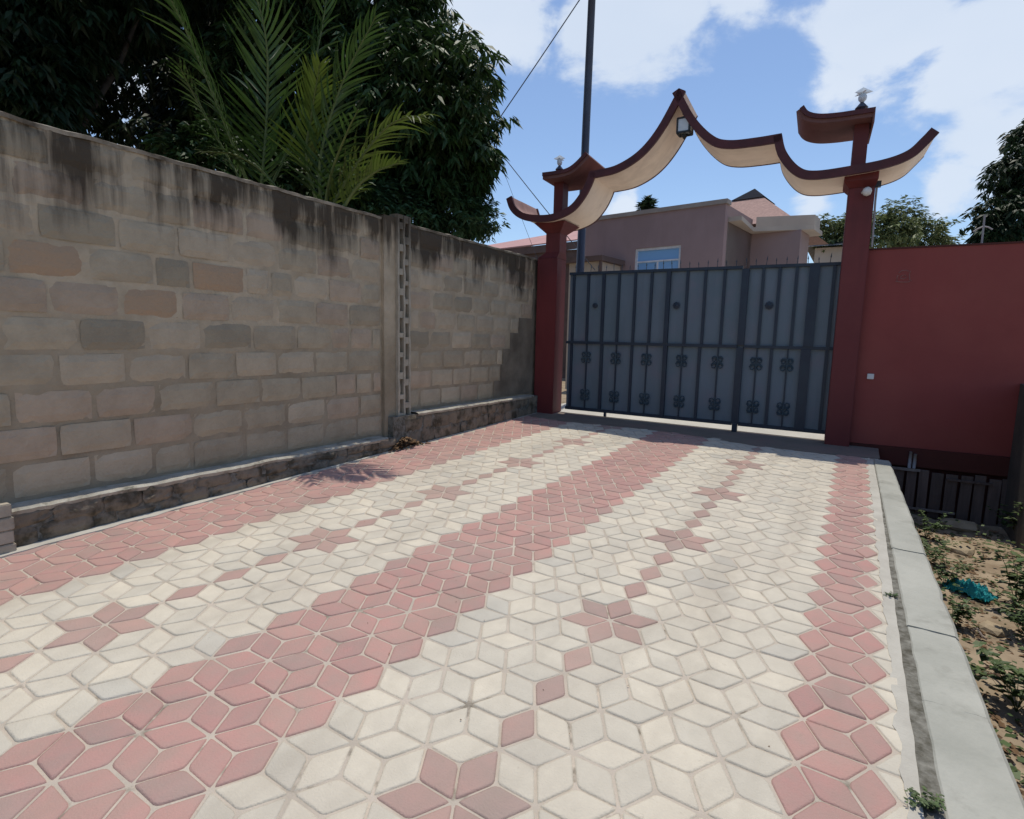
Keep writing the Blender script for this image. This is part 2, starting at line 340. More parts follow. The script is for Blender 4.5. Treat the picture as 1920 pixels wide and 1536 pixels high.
M_dryleaf = mat('dry_leaf', (.20, .12, .06), .85, (.10, .06, .035), 12, 4)
lf = dict(rough=.5, spec=.35, transl=.22, detail=3, scale=2.5)
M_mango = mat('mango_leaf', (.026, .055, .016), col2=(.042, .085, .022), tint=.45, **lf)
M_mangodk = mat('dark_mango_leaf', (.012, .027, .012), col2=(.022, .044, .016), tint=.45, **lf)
M_bush = mat('hedge_leaf', (.045, .095, .04), col2=(.07, .135, .055), tint=.45, **lf)
M_scrub = mat('scrub_leaf', (.12, .16, .06), col2=(.17, .20, .085), tint=.45, **lf)
M_weed = mat('weed_leaf', (.06, .11, .035), col2=(.10, .14, .05), tint=.45, **lf)
M_palm = mat('palm_leaflet', (.029, .066, .013), col2=(.05, .094, .018), obj_rand=.35, rough=.4, spec=.4, transl=.3, detail=3, scale=2)
M_palmy = mat('yellow_palm_leaflet', (.075, .11, .016), col2=(.06, .095, .015), obj_rand=.3, rough=.4, spec=.4, transl=.35, detail=3, scale=2)
M_rachis = mat('palm_rachis', (.13, .16, .05), .6, (.09, .12, .04), 5, 3)
M_bark = mat('tree_bark', (.07, .055, .042), .95, (.04, .032, .025), 12, 7, bump=.6, bscale=30)
M_cable = mat('grey_cable', (.06, .065, .08), .6)
def glass_mat(name, col, rough=.03):
    m = D.materials.new(name); m.use_nodes = True; b = m.node_tree.nodes['Principled BSDF']
    b.inputs['Base Color'].default_value = (*col, 1); b.inputs['Roughness'].default_value = rough; b.inputs['Metallic'].default_value = .75; b.inputs['Specular IOR Level'].default_value = .8
    return m
M_pane = glass_mat('painted_sky_glass', (.27, .52, .86), .3); M_pane.node_tree.nodes['Principled BSDF'].inputs['Metallic'].default_value = .2  # blue base colour stands in for the sky's reflection
M_frost = mat('frosted_lamp_glass', (.80, .84, .86), .25, (.75, .80, .83), 5, 3, spec=.6, transl=.35)

# ================================================================== GROUND
mb = MB()      # one sheet to the horizon, low on the right of the kerb
nx = 60
xs = [-600, -200, -60, -20, -8, -6, 0.2] + [0.35+.17*k for k in range(14)] + [3.2, 5, 9, 20, 60, 200, 600]
ys = [-300, -100, -30, -8, -2, 0] + [.3+.25*k for k in range(36)] + [9.6, 12, 20, 40, 100, 300, 900]
idx = {}
for a, x in enumerate(xs):
    for b_, y in enumerate(ys):
        z = -.60
        if .3 < x < 3.5 and 0 <= y < 9.4:
            z += .055*noise.noise(Vector((x*1.4, y*1.4, 3)))+.03*noise.noise(Vector((x*5, y*5, 8)))
            z += .12*max(0, 1-(x-.55)/.5)*.4
        idx[a, b_] = len(mb.v); mb.v.append((x, y, z))
for a in range(len(xs)-1):
    for b_ in range(len(ys)-1):
        mb.f.append((idx[a, b_], idx[a+1, b_], idx[a+1, b_+1], idx[a, b_+1])); mb.m.append(0); mb.t.append(.5)
o = mb.build('ground', M_soil, smooth=True); tag(o, kind='structure')

# raised yards behind the gate and behind the wall
mb = MB(); n = 30
for a in range(n+1):
    x = -4.72+5.0*a/n; ya = 8.632+.055*(x+4.2); mb.v += [tuple((x, ya, -(0.0175198*x-0.02596307*ya)/.99950937+.010)), (x, 9.16, .312)]
for a in range(n): mb.f.append((2*a, 2*a+2, 2*a+3, 2*a+1)); mb.m.append(0); mb.t.append(0)
o = mb.build('yard_ramp', M_yard); tag(o, kind='structure')
mb = MB(); mb.box((-4.9, 9.15, -.7), (14, 60, .30)); o = mb.build('yard_floor', M_yard); tag(o, kind='structure')
mb = MB(); mb.box((-60, -20, -.7), (-4.98, 60, .25)); o = mb.build('garden_ground', M_soil); tag(o, kind='structure')

# ================================================================== DRIVEWAY
mb = MB()
y0_, y1_ = -3.0, 9.14
def rp(x, y, dz=0): return Vector((x, y, rz(x, y)+dz))
xl, xr = -4.72, .40
vs = [rp(xl, y0_, -.0055), rp(xr, y0_, -.0055), rp(xr-.08, y1_, -.0055), rp(xl, y1_, -.0055)]
vs += [Vector((v.x, v.y, -.72)) for v in vs]
mb.add(vs, [(0, 1, 2, 3), (0, 4, 5, 1), (1, 5, 6, 2), (2, 6, 7, 3), (3, 7, 4, 0)])
drive = mb.build('driveway', M_bed); tag(drive, kind='structure')

def rhomb_geo(var, rnd):
    """rhombic paver: long diagonal along +Y, joint gap and worn edges; returns verts, faces"""
    a = S/math.sqrt(3)
    cor = [Vector((0, -S/2, 0)), Vector((a/2, 0, 0)), Vector((0, S/2, 0)), Vector((-a/2, 0, 0))]
    cor = [c + Vector((rnd.uniform(-.0022, .0022), rnd.uniform(-.0022, .0022), 0)) for c in cor]
    def ring(inset, z, rc):
        out = []
        for k in range(4):
            p, q, r = cor[k-1], cor[k], cor[(k+1) % 4]
            d1 = (p-q).normalized(); d2 = (r-q).normalized(); bis = (d1+d2).normalized()
            sn = math.sqrt(max(1e-6, (1-d1.dot(d2))/2)); c = q+bis*(inset/sn)
            out += [c+d1*rc+Vector((0, 0, z)), c+bis*rc*.30+Vector((0, 0, z)), c+d2*rc+Vector((0, 0, z))]
        return out
    r1 = ring(.0040, -.012, .015); r2 = ring(.0056, -.0022, .016); r3 = ring(.0135, 0.0, .014)
    n = 12; fs = []
    for a_, b_ in ((0, n), (n, 2*n)):
        for k in range(n): fs.append((a_+k, a_+(k+1) % n, b_+(k+1) % n, b_+k))
    fs.append(tuple(2*n+k for k in range(n)))
    return r1+r2+r3, fs
rnd = random.Random(3)
geos = [rhomb_geo(k, rnd) for k in range(5)]
tints = [0., .28, .42, .55, .7, .85, 1.]
tmesh = {}
def paver_mesh(g, ti, red):
    if (g, ti, red) not in tmesh:
        m = MB(); m.add(geos[g][0], geos[g][1], 0, tints[ti])
        tmesh[g, ti, red] = m.mesh('paver', (M_white, M_red, M_redworn)[red], smooth=True, tint=True)
    return tmesh[g, ti, red]
def is_red(i, j, d):
    """d: 0 along e1, 1 along e2, 2 along e2-e1; j range of the piece"""
    j0, j1 = (j, j) if d == 0 else (j, j+1)
    if j0 >= 4 and j1 <= 5: return 1
    if j0 >= -6 and j1 <= -3: return 1
    if j1 <= -12: return 1
    for js, i0 in ((0, 0), (-9, 4)):
        if d == 0 and j == js: return 2
        k = (i-i0) % 5
        if d == 1 and j == js and k == 0: return 2
        if d == 1 and j+1 == js and (i-i0) % 5 == 0: return 2
        if d == 2 and j == js and k == 0: return 2
        if d == 2 and j+1 == js and (i-1-i0) % 5 == 0: return 2
    return 0
ang0 = {0: 0.0, 1: -PI/3, 2: -2*PI/3}
pieces = []
for j in range(-16, 7):
    for i in range(-16, 50):
        for d in (0, 1, 2):
            A = lat(i, j); B = lat(i+1, j) if d == 0 else (lat(i, j+1) if d == 1 else lat(i-1, j+1))
            c = (A+B)/2
            if not (-2.6 < c.y < 9.0): continue
            el = -4.50 - .018*c.y
            if c.x < el or c.x > .315: continue
            if c.y > 8.02+.1*math.sin(c.x*2): continue
            pieces.append((c, d, is_red(i, j, d)))
def in_view(c, mrg=60):
    x, y, w = proj(c); return w > 0 and -mrg < x < 1920+mrg and y < 1536+mrg
vis = sorted([p for p in pieces if in_view(p[0])], key=lambda p: (p[0]-Vector(CAM)).length)
near = vis[:300]; nid = set(id(p) for p in near)
rnd = random.Random(11)
mbs = MB()
for p in pieces:
    c, d, red = p
    ti = rnd.choices(range(7), [.55 if not red else 1.4, 1.6, 3, 3, 3, 2.4, 1.6])[0]; g = rnd.randrange(5)
    tilt = Matrix.Rotation(rnd.gauss(0, R(.45)), 3, 'X') @ Matrix.Rotation(rnd.gauss(0, R(.45)), 3, 'Y')
    M3 = ROAD @ tilt @ Matrix.Rotation(ang0[d] + (PI if rnd.random() < .5 else 0) + rnd.gauss(0, R(.5)), 3, 'Z')
    loc = c + RN*rnd.gauss(0, .0016)
    if id(p) in nid:
        Mw = Matrix.Translation(loc) @ M3.to_4x4(); me = paver_mesh(g, ti, red)
        if c.x > .2:
            me = me.copy(); bm = bmesh.new(); bm.from_mesh(me); Mi = Mw.inverted(); xl_ = .300-.008*c.y
            bmesh.ops.bisect_plane(bm, geom=bm.verts[:]+bm.edges[:]+bm.faces[:], plane_co=Mi @ Vector((xl_, c.y, loc.z)), plane_no=(Mi.to_3x3() @ Vector((1, 0, 0))), clear_outer=True)
            bm.to_mesh(me); bm.free()
            if not len(me.polygons): continue
        link('paver', me, drive, M=Mw)
    else:
        vs, fs = geos[g]; W_ = [M3 @ v + loc for v in vs]
        if c.x > .2:
            for w_ in W_: w_.x = min(w_.x, .300-.008*c.y)
        mbs.add(W_, fs, int(red), tints[ti])
o = mbs.build('pavers', [M_white, M_red, M_redworn], drive, smooth=True, tint=True); tag(o, kind='stuff')

def strip(name, fin, fout, ya, yb, n, mat_, dz=.004, wob=.01, seed=0, parent=None, thick=.05):
    """a poured strip whose inner edge wanders"""
    mb = MB(); rnd = random.Random(seed); L = []
    for k in range(n+1):
        y = ya+(yb-ya)*k/n
        a, b_ = fin(y), fout(y)
        a += wob*noise.noise(Vector((y*6, seed, 0)))*1.6+wob*noise.noise(Vector((y*19, seed, 4)))
        b_ += wob*.4*noise.noise(Vector((y*7, seed, 9)))
        zz = dz+.002*noise.noise(Vector((y*4, seed, 2)))
        L.append((rp(a, y, zz), rp(b_, y, zz), rp(a, y, zz-thick), rp(b_, y, zz-thick)))
    vs = [v for q in L for v in q]; fs = []
    sgn = 1 if fin(ya) < fout(ya) else -1
    for k in range(n):
        o = 4*k; q = [(o, o+1, o+5, o+4), (o+2, o, o+4, o+6), (o+1, o+3, o+7, o+5)]
        fs += [f if sgn > 0 else tuple(reversed(f)) for f in q]
    fs += [(0, 2, 3, 1), (4*n, 4*n+1, 4*n+3, 4*n+2)]
    mb.add(vs, fs); o = mb.build(name, mat_, parent, smooth=False); return o
kin = lambda y: .405-.0165*y          # inner face of the kerb
gw = lambda y: max(.006, .085-.0125*y)        # open joint between strip and kerb, wider near the camera
o = strip('edge_strip', lambda y: .286-.010*y+.006*math.cos(2*PI*y/S), lambda y: kin(y)-gw(y), -3, 7.9, 340, M_strip, dz=.003, wob=.012, seed=1)
tag(o, kind='structure')
o = strip('left_edge_strip', lambda y: -4.475-.020*y, lambda y: -4.60 if y < 99 else 0, -3, 8.3, 200, M_strip, dz=.006, wob=.018, seed=2)
tag(o, kind='structure')
mb = MB()      # dirt and moss in the open joint
n = 260
for k in range(n):
    y = -2+9.7*k/n; y2 = -2+9.7*(k+1)/n
    z1 = -.0012+.0022*noise.noise(Vector((y*9, 2, 1))); z2 = -.0012+.0022*noise.noise(Vector((y2*9, 2, 1)))
    mb.add([rp(kin(y)-gw(y)-.02, y, z1-.001), rp(kin(y)+.005, y, z1+.004), rp(kin(y2)+.005, y2, z2+.004), rp(kin(y2)-gw(y2)-.02, y2, z2-.001)], [(0, 1, 2, 3)])
o = mb.build('joint_dirt', M_gapdirt); tag(o, kind='stuff')

mb = MB()      # dusty concrete apron below the gate, coloured dark to deepen the gate's shadow
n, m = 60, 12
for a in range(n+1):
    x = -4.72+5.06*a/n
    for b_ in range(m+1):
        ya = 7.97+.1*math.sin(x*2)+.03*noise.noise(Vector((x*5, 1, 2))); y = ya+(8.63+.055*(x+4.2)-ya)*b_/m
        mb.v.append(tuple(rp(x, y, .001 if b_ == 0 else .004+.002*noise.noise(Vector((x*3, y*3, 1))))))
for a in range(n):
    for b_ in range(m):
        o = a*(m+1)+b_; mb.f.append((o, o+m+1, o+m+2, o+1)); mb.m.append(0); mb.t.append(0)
o = mb.build('gate_shade_apron', M_apronshade, smooth=True); tag(o, kind='structure')
# kerb: poured slabs on a retaining edge
kerb = link('kerb', None); tag(kerb, kind='structure')
kout = lambda y: .685-.034*y+.0004*y*y
ks = [7.92, 6.55, 5.35, 4.70, 3.97, 3.50, 2.80, 1.95, 1.1, .1, -1.0, -2.2]
rk = random.Random(5)
for a_, b_ in zip(ks[:-1], ks[1:]):
    mb = MB(); sk = rk.uniform(-.03, .03); dz = .012+rk.uniform(-.006, .006); nn = max(4, int((a_-b_)/.09)); L = []
    for k in range(nn+1):
        t = k/nn; y = b_+.0022+(a_-b_-.0044)*t
        yi, yo = y+sk*.5*(1 if t > .5 else -1)*0, y
        wi = .006*noise.noise(Vector((y*7, 1, 7))); wo = .007*noise.noise(Vector((y*4, 6, 7)))+.004*noise.noise(Vector((y*21, 6, 3)))
        if t in (0, 1): wo -= .006
        xi, xo = kin(y)+wi, kout(y)+wo
        ck = lambda x: .035*noise.noise(Vector((x*6, round(y, 1)*3, 5)))+.012*noise.noise(Vector((x*22, round(y, 1)*3, 2))) if k in (0, nn) else 0
        row = [(xi, -.05), (xi, dz-.008), (xi+.008, dz)]+[(xi+.008+(xo-.016-xi-.008)*q/6, dz) for q in range(1, 6)]+[(xo-.016, dz), (xo, dz-.014), (xo+.004, -.11)]
        L.append([rp(x_, y+ck(x_), z_+(.0012*noise.noise(Vector((x_*12, y*9, 1))) if z_ == dz else 0)) for x_, z_ in row])
    w = 11; vs = [v for q in L for v in q]; fs = []
    for k in range(nn):
        for q in range(w-1): fs.append((k*w+q, (k+1)*w+q, (k+1)*w+q+1, k*w+q+1))
    fs += [tuple(range(w)), tuple(nn*w+q for q in reversed(range(w)))]
    mb.add(vs, fs); mb.build('kerb_slab', M_kerb, kerb)
mb = MB(); L = []
for k in range(41):
    y = -2.2+10.1*k/40; L += [rp(kin(y)+.01, y, -.10), rp(kout(y)-.005, y, -.095), Vector((kout(y)+.01, y, -.75))]
for k in range(40): mb.f += [(3*k, 3*k+1, 3*k+4, 3*k+3), (3*k+1, 3*k+2, 3*k+5, 3*k+4)]; mb.m += [0, 0]; mb.t += [0, 0]
mb.v = [tuple(v) for v in L]; mb.build('kerb_footing', M_sidewall, kerb)

# ================================================================== LEFT BLOCK WALL
XW = -4.75
wall = thing('block_wall', 'long stained concrete block wall with a dark streaked top along the left of the driveway', 'wall', (XW, 3, 0))
def wp(px, py, x=XW): return onplane(px, py, (x, 0, 0), (1, 0, 0))
ZB, ZT, CH = .39, 2.90, .2515
def rough_face(mb, ya, yb, za, zb, x, amp=.006, st=.05, seed=0.0, back=-.2, topw=None):
    ny, nz = max(1, int((yb-ya)/st)), max(1, int((zb-za)/st)); g = {}
    for a in range(ny+1):
        for b_ in range(nz+1):
            y = ya+(yb-ya)*a/ny; z = za+(zb-za)*b_/nz
            d = amp*noise.noise(Vector((y*7, z*9, seed)))+amp*.6*noise.noise(Vector((y*24, z*30, seed)))
            if topw and b_ == nz: z += topw*noise.noise(Vector((y*4, seed, 5)))+topw*.6*noise.noise(Vector((y*15, seed, 2)))
            g[a, b_] = len(mb.v); mb.v.append((x+d, y, z))
    for a in range(ny):
        for b_ in range(nz):
            mb.f.append((g[a, b_], g[a+1, b_], g[a+1, b_+1], g[a, b_+1])); mb.m.append(0); mb.t.append(.5)
    o0 = len(mb.v)
    for a in range(ny+1):
        v = mb.v[g[a, nz]]; mb.v.append((x+back, v[1], v[2]))
    for a in range(ny):
        mb.f.append((g[a, nz], g[a+1, nz], o0+a+1, o0+a)); mb.m.append(0); mb.t.append(.5)
mb = MB(); rough_face(mb, -7, 4.80, .20, ZT, XW-.004, .0062, .045, 1.3, -.19, .012); rough_face(mb, 4.80, 8.62, .30, ZT, XW-.004, .0062, .045, 4.1, -.19, .012)
mb.add([(XW-.19, -7, .1), (XW-.19, 8.62, .1), (XW-.19, 8.62, 2.9), (XW-.19, -7, 2.9)], [(0, 3, 2, 1)])
sub(wall, 'wall_core', mb, M_mortar)
# block shapes shared by all blocks: centre of the face at the origin, face towards +X
def block_shape(seed, L=.425, H=.222):
    rr = random.Random(seed); mb = MB(); ny, nz = 7, 4; g = {}
    cs = [rr.uniform(.000, .010) for _ in range(4)]
    for a in range(ny+1):
        for b_ in range(nz+1):
            u, w = a/ny*2-1, b_/nz*2-1
            q = 0 if u*w > 0 and u > 0 else 1 if u > 0 else 2 if w > 0 else 3
            y, z = u*L/2, w*H/2
            if abs(u) == 1 and abs(w) == 1: y -= math.copysign(cs[q], u); z -= math.copysign(cs[q]*.8, w)
            y += .004*noise.noise(Vector((z*30, seed, a))); z += .003*noise.noise(Vector((y*22, seed, b_)))
            edge = max(abs(u), abs(w)) > .99
            d = .0045*noise.noise(Vector((y*14, z*14, seed)))+(.002 if edge else .010)
            if edge: d -= .004
            g[a, b_] = len(mb.v); mb.v.append((d, y, z))
    for a in range(ny):
        for b_ in range(nz): mb.f.append((g[a, b_], g[a+1, b_], g[a+1, b_+1], g[a, b_+1])); mb.m.append(0); mb.t.append(.5)
    return mb
shapes = [block_shape(k*7+1) for k in range(7)]
bmesh_ = {}
def block_mesh(k, mi):
    if (k, mi) not in bmesh_: bmesh_[k, mi] = shapes[k].mesh('block', M_blocks[mi], smooth=False)
    return bmesh_[k, mi]
rb = random.Random(21)
special = [(wp(55, 472), 4), (wp(320, 510), 3), (wp(450, 530), 4), (wp(285, 575), 4), (wp(190, 620), 3), (wp(290, 690), 1), (wp(170, 820), 1), (wp(210, 895), 1), (wp(170, 480), 0), (wp(575, 775), 1), (wp(565, 680), 1), (wp(670, 730), 1),
           (wp(870, 710), 1), (wp(825, 712), 1), (wp(860, 635), 1), (wp(855, 745), 1), (wp(620, 520), 2), (wp(500, 640), 0)]
ends2 = [wp(900, 738).y, wp(925, 700).y, wp(938, 668).y, wp(942, 640).y, wp(956, 612).y, wp(972, 585).y, wp(998, 560).y, wp(999, 530).y, wp(1002, 505).y, wp(1003, 490).y]
n_block = 0
for k in range(10):
    z = ZB+CH*(k+.5)
    for (ya, yb) in ((.55, 4.74), (5.20, 8.5)):
        if ya > 5:
            if z < .70: continue
            yb = ends2[k] if k < 10 else 8.4
        y = ya - (.23 if k % 2 else 0) - rb.uniform(0, .08) if ya < 5 else ya
        first = ya > 5 and k % 2
        while y < yb-.10:
            L = .425*rb.uniform(.93, 1.07)
            if rb.random() < .10: L *= rb.uniform(.5, .7)
            if first: L = .21; first = False
            if y+L > yb: L = yb-y
            if yb-(y+L) < .12 and yb-(y+L) > 0 and ya < 5: L = yb-y
            yc = y+L/2
            mi = rb.choices([0, 1, 2, 3], [4, 2.0, 2.0, .7])[0]
            for P, m_ in special:
                if abs(P.y-yc) < L/2 and abs(P.z-z) < CH/2: mi = m_
            o = link('block', block_mesh(rb.randrange(7), mi), wall)
            zz = z-.004+rb.uniform(-.005, .005)-(.012 if k == 9 else 0)
            o.location = (rb.uniform(-.005, .0035), yc-3, zz); o.scale = (1, L/.425, .97 if k < 9 else .93)
            o.rotation_euler = (rb.gauss(0, R(.5)), 0, rb.gauss(0, R(.3)))
            y += L+.026*rb.uniform(.7, 1.3)
# darker infill between the toothed block ends and the gate pillar
mb = MB()
for k in range(10):
    z0 = ZB+CH*k
    if z0+CH < .70: continue
    rough_face(mb, ends2[k]+.012, 8.60, max(z0, .62), z0+CH if k < 9 else ZT-.01, XW+.004, .005, .05, 7.7, -.05)
sub(wall, 'infill_render', mb, M_infill)
# thin mortar along the top of the wall
mb = MB(); n = 190
ring = []
for k in range(n+1):
    y = -7+15.6*k/n; a = .012*noise.noise(Vector((y*5, 3, 3))); b_ = .012*noise.noise(Vector((y*6, 8, 3)))+.01*noise.noise(Vector((y*25, 8, 3)))
    ring.append([(XW+.004+a, y, ZT-.022+b_), (XW+.012+a, y, ZT+.004+b_), (XW-.06, y, ZT+.026+b_), (XW-.19, y, ZT+.010)])
mb.v = [p for q in ring for p in q]
for k in range(n):
    for q in range(3): mb.f.append((4*k+q, 4*k+4+q, 4*k+5+q, 4*k+q+1)); mb.m.append(0); mb.t.append(0)
sub(wall, 'coping', mb, M_coping)
# pilaster with its hollow key blocks
mb = MB(); rough_face(mb, 4.765, 4.955, .24, 2.93, XW+.035, .005, .04, 2.2, -.2, .01)
mb.box((XW-.15, 4.765, .24), (XW+.032, 4.79, 2.92)); pil = sub(wall, 'pilaster', mb, M_mortar)
mb = MB(); x0, x1 = XW+.0, XW+.075
ys_ = [4.955, 4.985, 5.055, 5.082, 5.150, 5.175]
for a_, b_ in ((0, 1), (2, 3), (4, 5)):
    nn = 36
    for k in range(nn):
        za = .26+2.70*k/nn; zb = .26+2.70*(k+1)/nn; j1 = .007*noise.noise(Vector((za*6, a_, 1))); j2 = .007*noise.noise(Vector((zb*6, a_, 1)))
        vs = [(x0-.05, ys_[a_]+j1, za), (x1+j1, ys_[a_]+j1, za), (x1+j1, ys_[b_]+j1, za), (x0-.05, ys_[b_]+j1, za), (x0-.05, ys_[a_]+j2, zb), (x1+j2, ys_[a_]+j2, zb), (x1+j2, ys_[b_]+j2, zb), (x0-.05, ys_[b_]+j2, zb)]
        mb.add(vs, [(0, 1, 5, 4), (1, 2, 6, 5), (2, 3, 7, 6)])
rr = random.Random(4)
for c_, (a_, b_) in enumerate(((1, 2), (3, 4))):
    z = .26
    mb.box((x0-.05, ys_[a_]-.004, .26), (x1-.008, ys_[b_]+.004, .62 if c_ == 0 else .5))
    z = .55+.13*c_
    while z < 2.9:
        h = .05+rr.uniform(0, .035); mb.box((x0-.05, ys_[a_]-.003, z), (x1-.004-rr.uniform(0, .012), ys_[b_]+.003, min(2.945, z+h))); z += .25+rr.uniform(-.03, .03)
mb.box((x0-.05, 4.95, 2.925), (x1-.01, 5.18, 2.97))
key = sub(pil, 'key_blocks', mb, M_pilaster)
mb = MB(); mb.box((XW-.1, 4.956, .26), (XW+.012, 5.175, 2.93)); sub(pil, 'cavity_back', mb, M_infill)

# rubble stone plinth with a lit mortar edge
plinth = thing('stone_plinth', 'low dark rubble plinth with a pale mortar lip at the foot of the block wall', 'plinth', (-4.6, 3, 0))
def stone_shape(seed):
    rr = random.Random(seed); mb = MB(); ny, nz = 5, 4; g = {}
    for a in range(ny+1):
        for b_ in range(nz+1):
            u, w = a/ny*2-1, b_/nz*2-1; f = (1-abs(u)**5)*(1-abs(w)**5)
            rad = 1/max(1, (abs(u)**5+abs(w)**5)**.2)
            y = .5*u*rad+.05*noise.noise(Vector((u*2, w*2, seed))); z = .5*w*rad+.06*noise.noise(Vector((w*2, u*2, seed+5)))
            d = (.008 if f > .01 else -.008)+.012*noise.noise(Vector((u*1.9, w*1.9, seed*3.)))
            g[a, b_] = len(mb.v); mb.v.append((d, y, z))
    for a in range(ny):
        for b_ in range(nz): mb.f.append((g[a, b_], g[a+1, b_], g[a+1, b_+1], g[a, b_+1])); mb.m.append(0); mb.t.append(.5)
    return mb.mesh('stone', M_stone, smooth=False)
st_meshes = [stone_shape(k+.5) for k in range(7)]
rs = random.Random(9)
def ptop(y): return .365 if y < 4.75 else .605
for (ya, yb, xf, rows) in ((.4, 4.80, -4.600, 2), (5.10, 8.25, -4.615, 2)):
    for r_ in range(rows):
        y = ya-rs.uniform(0, .15)
        while y < yb-.05:
            L = rs.uniform(.14, .34); yc = y+L/2; zb = rz(xf, yc)-.02; zt = ptop(yc)-.02
            if yc > 4.8 and yc < 5.1: y += L; continue
            hh = (zt-zb)/rows; sp = rs.uniform(.42, .58) if rows == 2 else 1
            zc, h = (zb+(zt-zb)*sp/2, (zt-zb)*sp) if r_ == 0 else (zb+(zt-zb)*(1+sp)/2, (zt-zb)*(1-sp))
            o = link('stone', rs.choice(st_meshes), plinth); o.location = (xf+4.6+rs.uniform(-.008, .006), yc-3, zc); o.scale = (1, L*1.04, max(.05, h*1.05))
            o.rotation_euler = (rs.gauss(0, R(4)), 0, rs.gauss(0, R(3)))
            y += L+.006
mb = MB()
for ya, yb, xf in ((-7, 4.84, -4.612), (4.84, 8.62, -4.627)):
    rough_face(mb, ya, yb, -.10, ptop((ya+yb)/2)-.012, xf, .012, .06, ya, -.13)
mb.box((-4.76, 4.82, .0), (-4.63, 4.86, .6)); sub(plinth, 'plinth_core', mb, M_gapdirt)
for ya, yb, zt, seed in ((-7, 4.70, .375, 1), (5.22, 8.15, .615, 2)):
    mb = MB(); n = int((yb-ya)/.035); ring = []
    for k in range(n+1):
        y = ya+(yb-ya)*k/n; w = .014*noise.noise(Vector((y*5, seed, 3)))+.010*noise.noise(Vector((y*21, seed, 3))); h = .010*noise.noise(Vector((y*3, seed, 7)))+.006*noise.noise(Vector((y*24, seed, 9)))
        dip = 0 if y < 4.2 else 0
        ring.append([(XW-.01, y, zt+h*.6+.004), (-4.612+w*.6, y, zt+h), (-4.590+w, y, zt-.014+h), (-4.602+w, y, zt-.042+h*1.5)])
    mb.v = [p for q in ring for p in q]
    for k in range(n):
        for q in range(3): mb.f.append((4*k+q, 4*k+q+1, 4*k+5+q, 4*k+4+q)); mb.m.append(0); mb.t.append(0)
    sub(plinth, 'mortar_lip', mb, M_cap)
# lone block set in front of the plinth at the left edge
mb = MB(); 
for k in range(4): mb.box((-4.60, .70, rz(-4.5, 1)-.02+k*.088), (-4.535-.004*(k % 2), 1.262-.006*(k % 2), rz(-4.5, 1)-.024+(k+1)*.088))
o = mb.build('edge_block', M_pilaster, bevel=.006); tag(o, 'short ribbed concrete block against the plinth at the left edge of the view', 'block')

# ================================================================== GATE PILLARS
def gbox(mb, u0, u1, v0, v1, z0, z1, m=0): mb.box((u0, v0, z0), (u1, v1, z1), m, G)
def frustum(mb, a, b_, m=0):
    """a, b: (u0,u1,v0,v1,z)"""
    vs = [G(a[0], a[2], a[4]), G(a[1], a[2], a[4]), G(a[1], a[3], a[4]), G(a[0], a[3], a[4]), G(b_[0], b_[2], b_[4]), G(b_[1], b_[2], b_[4]), G(b_[1], b_[3], b_[4]), G(b_[0], b_[3], b_[4])]
    mb.add(vs, [(0, 3, 2, 1), (4, 5, 6, 7), (0, 1, 5, 4), (1, 2, 6, 5), (2, 3, 7, 6), (3, 0, 4, 7)], m)
gateway = thing('gateway', 'maroon gateway, two pillars under a swooping cream soffited canopy over the slate gate', 'gateway', G(2.0, 0, .25))
mb = MB(); gbox(mb, -.50, -.14, -.24, .14, .0, 2.90); sub(gateway, 'pillar', mb, M_redpaint, bevel=.008)
mb = MB(); frustum(mb, (-.50, -.14, -.24, .14, 2.9005), (-.372, -.122, -.20, .08, 3.0)); gbox(mb, -.372, -.122, -.20, .08, 3.0, 3.30)
frustum(mb, (-.372, -.122, -.20, .08, 3.302), (-.56, .0, -.30, .34, 3.47)); sub(gateway, 'upper_pillar', mb, M_redpaint)
mb = MB(); gbox(mb, 3.925, 4.215, -.24, .14, .0, 3.57); sub(gateway, 'pillar', mb, M_redpaint, bevel=.008)
mb = MB(); frustum(mb, (3.925, 4.215, -.242, .142, 3.57), (3.865, 4.235, -.32, .2, 3.64)); gbox(mb, 3.865, 4.235, -.32, .2, 3.6405, 3.76); sub(gateway, 'capital', mb, M_redpaint)
mb = MB(); gbox(mb, -.255, -.095, -.20, .02, 3.50, 4.15); sub(gateway, 'neck', mb, M_redpaint)
mb = MB(); gbox(mb, 3.925, 4.085, -.24, .02, 3.70, 4.40); sub(gateway, 'neck', mb, M_redpaint)

